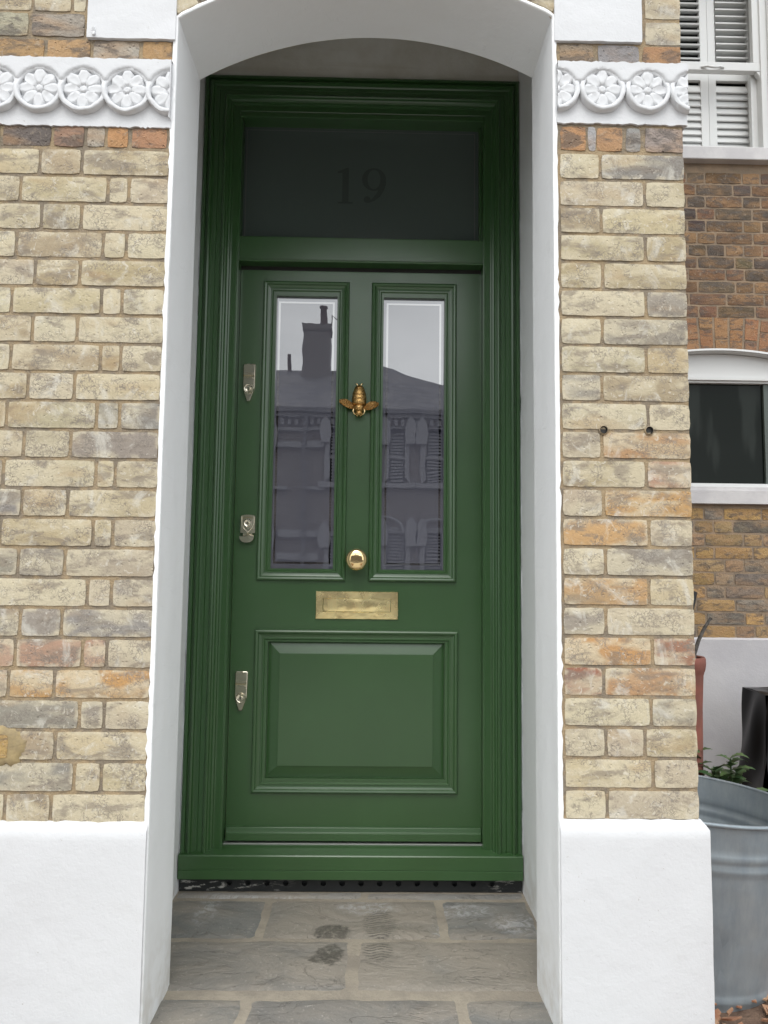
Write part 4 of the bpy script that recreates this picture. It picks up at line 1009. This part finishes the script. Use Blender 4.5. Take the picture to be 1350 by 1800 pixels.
mb = MB(); pts = []
for k in range(n+1):
    a = 2*PI*k/n; p = TM @ Vector(((binrad(H)+.002)*math.cos(a), (binrad(H)+.002)*math.sin(a), H)); pts.append((BB[0]+p.x, BB[1]+p.y, BB[2]+p.z))
mb.tube(pts, .0065, 8); mb.build('rim', M['zinc'], binr, smooth=60)
mb = MB(); a = -1.02
for da in (-.045, .045):
    p = TM @ Vector((.350*math.cos(a+da), .350*math.sin(a+da), H-.115)); mb.box(BB[0]+p.x-.012, BB[0]+p.x+.012, BB[1]+p.y-.012, BB[1]+p.y+.01, BB[2]+p.z-.03, BB[2]+p.z+.03)
p = TM @ Vector((.365*math.cos(a), .365*math.sin(a), H-.13)); mb.tube([(BB[0]+p.x-.02, BB[1]+p.y, BB[2]+p.z+.02), (BB[0]+p.x-.02, BB[1]+p.y-.02, BB[2]+p.z-.02), (BB[0]+p.x+.06, BB[1]+p.y+.01, BB[2]+p.z-.02), (BB[0]+p.x+.06, BB[1]+p.y+.02, BB[2]+p.z+.02)], .005, 8)
mb.build('handle', M['rust'], binr, bevel=.003)
# tall clay pot
mb = MB(); PZ = -1.30
mb.lathe([(.0005, .02), (.075, .02), (.08, .0), (.088, .06), (.083, .12), (.080, .45), (.084, .75), (.090, .88), (.094, .895), (.098, .905), (.101, .93), (.100, .950), (.096, .956), (.086, .952), (.082, .93), (.076, .6), (.076, .3), (.0005, .3)], 1.812, 1.2, 48, 0, 'z', PZ)
tag(mb.build('clay_pot', M['clay'], smooth=50, normals=True), 'tall narrow red clay chimney pot standing behind the right pier', 'pot')
mb = MB(); pts = [(1.83, 1.2, -.98), (1.868, 1.205, -.50), (1.879, 1.21, -.335), (1.898, 1.21, -.280), (1.922, 1.21, -.232), (1.945, 1.21, -.196), (1.953, 1.21, -.188)]
mb.tube(pts, [.007, .008, .009, .008, .0075, .006, .0075], 8); tag(mb.build('garden_stick', M['stick'], smooth=60), 'thin dark bent stick poking out of the tall clay pot', 'stick')
mb = MB()
mb.prism([(1.845, -.055), (1.921, -.083), (1.905, -.155), (1.885, -.24), (1.868, -.33), (1.85, -.33), (1.845, -.20)], 1.262, 1.275)
mb.tube([(1.856, 1.268, -.32), (1.84, 1.255, -.8), (1.835, 1.235, -.98)], .008, 8)
tag(mb.build('garden_trowel', M['blackiron'], normals=True), 'flat black blade shaped tool rising behind the bent stick in the pot', 'tool')
# black sheet covered barbecue
mb = MB(); cx0, cx1, cy0, cy1, cz0, cz1 = 2.445, 3.2, 1.74, 2.0, -1.3, -.585
def cov(u, v):
    # u around, v height (1 top)
    pr_ = [(cx0, cy0), (cx1, cy0), (cx1, cy1), (cx0, cy1)]; per = [.79, .48, .79, .48]; s = u*sum(per); i = 0
    while i < 3 and s > per[i]: s -= per[i]; i += 1
    a, b_ = pr_[i], pr_[(i+1) % 4]; t = s/per[i]; x = a[0]+(b_[0]-a[0])*t; y = a[1]+(b_[1]-a[1])*t
    z = cz0+(cz1-cz0)*v
    mx, my = (cx0+cx1)/2, (cy0+cy1)/2; sh_ = 1-.05*v**3
    x = mx+(x-mx)*sh_; y = my+(y-my)*sh_
    fold = .020*math.sin(x*22+y*22+z*16+3*noise.noise(Vector((x*3, y*3, z*2))))+.035*noise.noise(Vector((x*9+y*9, z*2.5+x*6, z*3)))
    fold *= (1.15-.8*v)
    dx, dy = x-mx, y-my
    if i in (0, 2): y += fold*(1 if i == 2 else -1)
    else: x += fold*.8*(1 if i == 1 else -1)
    z += .01*noise.noise(Vector((x*6, y*6, 1)))*v+.02*(x-cx0)*v
    return (x, y, z)
mb.grid(cov, 140, 50)
mb.grid(lambda u, v: ((cx0+cx1)/2+(cx1-cx0)*(u-.5)*.952, (cy0+cy1)/2+(cy1-cy0)*(v-.5)*.952, cz1+.02*((cx1-cx0)*u)+.012*noise.noise(Vector((u*6, v*4, 2)))+.012*math.sin(PI*u)*math.sin(PI*v)), 40, 24)
tag(mb.build('covered_barbecue', M['sheet'], smooth=60, normals=True), 'square shape under a shiny black plastic cover by the white plinth', 'cover')
# leafy plant behind the bin
def leaf(mb, base, d, L_, W_, droop):
    d = d.normalized(); side = d.cross(Vector((0, 0, 1))); side = side.normalized() if side.length > .01 else Vector((1, 0, 0)); up_ = side.cross(d).normalized()
    n = 8; vs = []
    lob = [.25, .75, .55, 1.0, .68, .95, .5, .45, .05]
    for j in range(n+1):
        t = j/n; c_ = base+d*(L_*t)+Vector((0, 0, -droop*t*t*L_)); wd = W_*lob[j]
        for s in (-1, 0, 1): vs.append(c_+side*(s*wd)+up_*(abs(s)*wd*.25)+up_*random.uniform(-.001, .001))
    mb.add(vs, [(j*3+i, j*3+i+1, (j+1)*3+i+1, (j+1)*3+i) for j in range(n) for i in range(2)])
def plant(name, stems, seed, label):
    random.seed(seed); rootp = empty(name, (stems[0][0], stems[0][1], -1.3), label, 'plant'); st = MB(); lf = MB()
    for (x, y, z, lean) in stems:
        top_ = Vector((x+lean, y, z)); bot = Vector((x, y, -1.3)); st.tube([bot, bot.lerp(top_, .5)+Vector((.01, 0, 0)), top_], [.005, .004, .0025], 6)
        for k in range(24):
            t = .60+.40*(k/23); p = bot.lerp(top_, t); a = k*2.4+random.random(); el = -.1+.9*(k/23)
            leaf(lf, p, Vector((math.cos(a), math.sin(a)*.8, el)), random.uniform(.065, .12)*(1.15-.35*k/23), random.uniform(.022, .032), random.uniform(.2, .7))
    st.build('stem', M['leaf'], rootp, smooth=60); lf.build('leaves', M['leaf'], rootp, smooth=60)
plant('leafy_plant', [(1.80, 1.13, -.72, .02), (1.84, 1.16, -.73, .01), (1.90, 1.14, -.79, .02), (1.86, 1.12, -.84, .0)], 5, 'low spreading green leafy plant behind the bin, next to the clay pot')
plant('leafy_plant', [(1.960, 1.09, -.73, .0), (1.99, 1.12, -.79, .01), (2.03, 1.08, -.86, .01), (1.93, 1.10, -.82, .0)], 9, 'upright paler green leafy plant behind the bin, before the black cover')
random.seed(21)
# bark mulch
mb = MB()
for k in range(1500):
    x = random.uniform(1.39, 2.5); y = random.uniform(-.5, 1.2)
    L_ = random.uniform(.012, .035); W_ = L_*random.uniform(.3, .6); a = random.uniform(0, PI); tl = random.uniform(-.5, .5)
    c_, s_ = math.cos(a), math.sin(a); z = -1.293+random.uniform(0, .018)
    P_ = [(-L_, -W_), (L_*.8, -W_*.7), (L_, W_*.5), (-L_*.6, W_)]
    vs = [(x+p*c_-q_*s_, y+p*s_+q_*c_, z+p*tl+hh) for hh in (0, .005) for p, q_ in P_]
    mb.add(vs, [(0, 3, 2, 1), (4, 5, 6, 7), (0, 1, 5, 4), (1, 2, 6, 5), (2, 3, 7, 6), (3, 0, 4, 7)])
o = mb.build('bark_mulch', M['mulch']); o['kind'] = 'stuff'

# ================================================================== ACROSS THE STREET (seen in the glass)
HY = -16.3
def chimney(par, x0, x1, yc, zb, zt, pots):
    mb = MB(); mb.box(x0, x1, yc-.45, yc+.45, zb, zt-.22); mb.box(x0-.035, x1+.035, yc-.49, yc+.49, zt-.22, zt-.02); ch = mb.build('chimney', M['opp_brick'], par)
    for px_, hh, r in pots:
        q = MB(); q.lathe([(r, 0), (r*.85, hh*.3), (r*.8, hh-.1), (r*1.1, hh-.06), (r, hh), (r*.2, hh)], px_, yc, 20, 0, 'z', zt-.02); q.build('chimney_pot', M['pot'], ch, smooth=50)
def opp_house(x0, x1, name_label, bays, eave, ridge0, ridge1, yr):
    h = empty('terraced_house', ((x0+x1)/2, HY-3, -1.46), name_label, 'house', 'terraced houses across the street')
    mb = MB(); mb.box(x0+.01, x1-.01, HY-7, HY, -1.5, eave); mb.build('wall', M['opp_brick'], h)
    mb = MB(); yb_ = yr*2-HY-.3
    mb.add([(x0, HY+.3, eave), (x1, HY+.3, eave), (x1, yr, ridge1), (x0, yr, ridge0), (x0, yb_, eave), (x1, yb_, eave), (x0, HY+.3, eave-.12), (x1, HY+.3, eave-.12)],
           [(0, 1, 2, 3), (3, 2, 5, 4), (0, 3, 4), (1, 5, 2), (6, 7, 1, 0), (4, 5, 7, 6)]); mb.build('roof', M['slate'], h)
    mb = MB(); x = x0+.1
    mb.box(x0, x1, HY+.02, HY+.16, eave-.22, eave-.13); mb.box(x0, x1, HY+.02, HY+.10, eave-.60, eave-.50)
    while x < x1-.1: mb.box(x, x+.10, HY, HY+.12, eave-.42, eave-.26); x += .2
    mb.build('corbel_table', M['opp_white'], h)
    for (wx0, wx1, wz0, wz1) in bays:
        mb = MB(); wdt = .14
        sweep_rect(mb, wx0-wdt, wx1+wdt, wz0, wz1+wdt, [(0, HY+.001), (0, HY+.10), (wdt, HY+.10), (wdt, HY-.0)], sides='LTR')
        mb.box(wx0-.3, wx1+.3, HY, HY+.2, wz0-.14, wz0-.001)
        for xx in (wx0-wdt-.12, wx1+.02):
            mb.prism([(xx, wz1-.35), (xx+.26, wz1-.35), (xx+.30, wz1-.1), (xx+.25, wz1+.25), (xx+.13, wz1+.42), (xx+.01, wz1+.25), (xx-.04, wz1-.1)], HY+.10, HY+.22)
        mb.box(wx0, wx1, HY+.03, HY+.07, (wz0+wz1)/2-.03, (wz0+wz1)/2+.03)
        fr = mb.build('window', M['opp_white'], h, normals=True)
        q = MB(); q.box(wx0, wx1, HY+.01, HY+.025, wz0, wz1); q.build('pane', M['glass_dark'], fr)
        q = MB(); z = wz0+.05
        while z < wz1: q.box(wx0+.04, wx1-.04, HY+.028, HY+.032, z, z+.045); z += .085
        q.build('blind', M['opp_white'], fr)
    return h
hA = opp_house(-7.5, .35, 'dark terraced house with tall chimney stack, reflected in the left door pane', [(-.62, -.12, 2.45, 3.85), (-5.2, -4.2, 2.45, 3.6), (-.62, -.12, -.6, 1.0), (-5.2, -4.2, -.6, 1.0)], 4.45, 6.4, 6.4, -19.3)
chimney(hA, -1.66, -.84, -19.1, 4.5, 7.72, [(-1.07, .72, .13), (-1.45, .12, .2)])
mb = MB(); mb.tube([(-2.1, -19.2, 6.2), (-2.1, -19.2, 6.85)], .06, 8); mb.build('vent_pipe', M['pot'], hA)
mb = MB(); mb.tube([(-.84, -19.1, 7.6), (-.80, -19.1, 8.15), (-.60, -19.1, 8.0), (-.35, -19.1, 7.75)], .02, 6)
mb.build('aerial', M['pot'], hA)
for nm, bx in (('string_course', (-2.15, -.80, 3.39, 3.55)), ('string_course', (-2.3, -1.75, 2.24, 2.32)), ('string_course', (-1.3, -.75, 2.24, 2.32)), ('string_course', (-1.95, -.8, .95, 1.15)), ('string_course', (-2.0, -.9, .35, .50))):
    mb = MB(); mb.box(bx[0], bx[1], HY, HY+.15, bx[2], bx[3]); mb.build(nm, M['opp_white'], hA)
for xx, zz in ((-2.3, 3.25), (-2.3, .55)):
    mb = MB(); mb.prism([(xx, zz), (xx+.2, zz), (xx+.27, zz+.5), (xx+.22, zz+.75), (xx-.05, zz+.75)], HY+.1, HY+.22); mb.build('capital', M['opp_white'], hA, normals=True)
mb = MB(); mb.tube([(-1.3, HY+.2, -1.3), (-1.3, HY+.2, 4.3)], .06, 8); mb.build('downpipe', M['slate'], hA)
hB = opp_house(.40, 7.5, 'dark terraced house with sloping hip roof, reflected in the right door pane', [(.98, 1.42, 2.45, 3.85), (2.0, 2.45, 2.45, 3.85), (.95, 1.45, -.6, 1.1), (2.0, 2.45, -.6, 1.1), (4.6, 5.4, 2.45, 3.7)], 4.45, 6.65, 4.6, -19.3)

for (ax_, rx_, z_, h_) in ((.85, .55, 1.10, .42), (2.25, .45, 1.12, .36)):
    mb = MB(); mb.tube([(ax_+rx_*math.cos(PI*k/16), HY+.2, z_+h_*math.sin(PI*k/16)) for k in range(17)], .045, 6); mb.build('arch_moulding', M['opp_white'], hB)
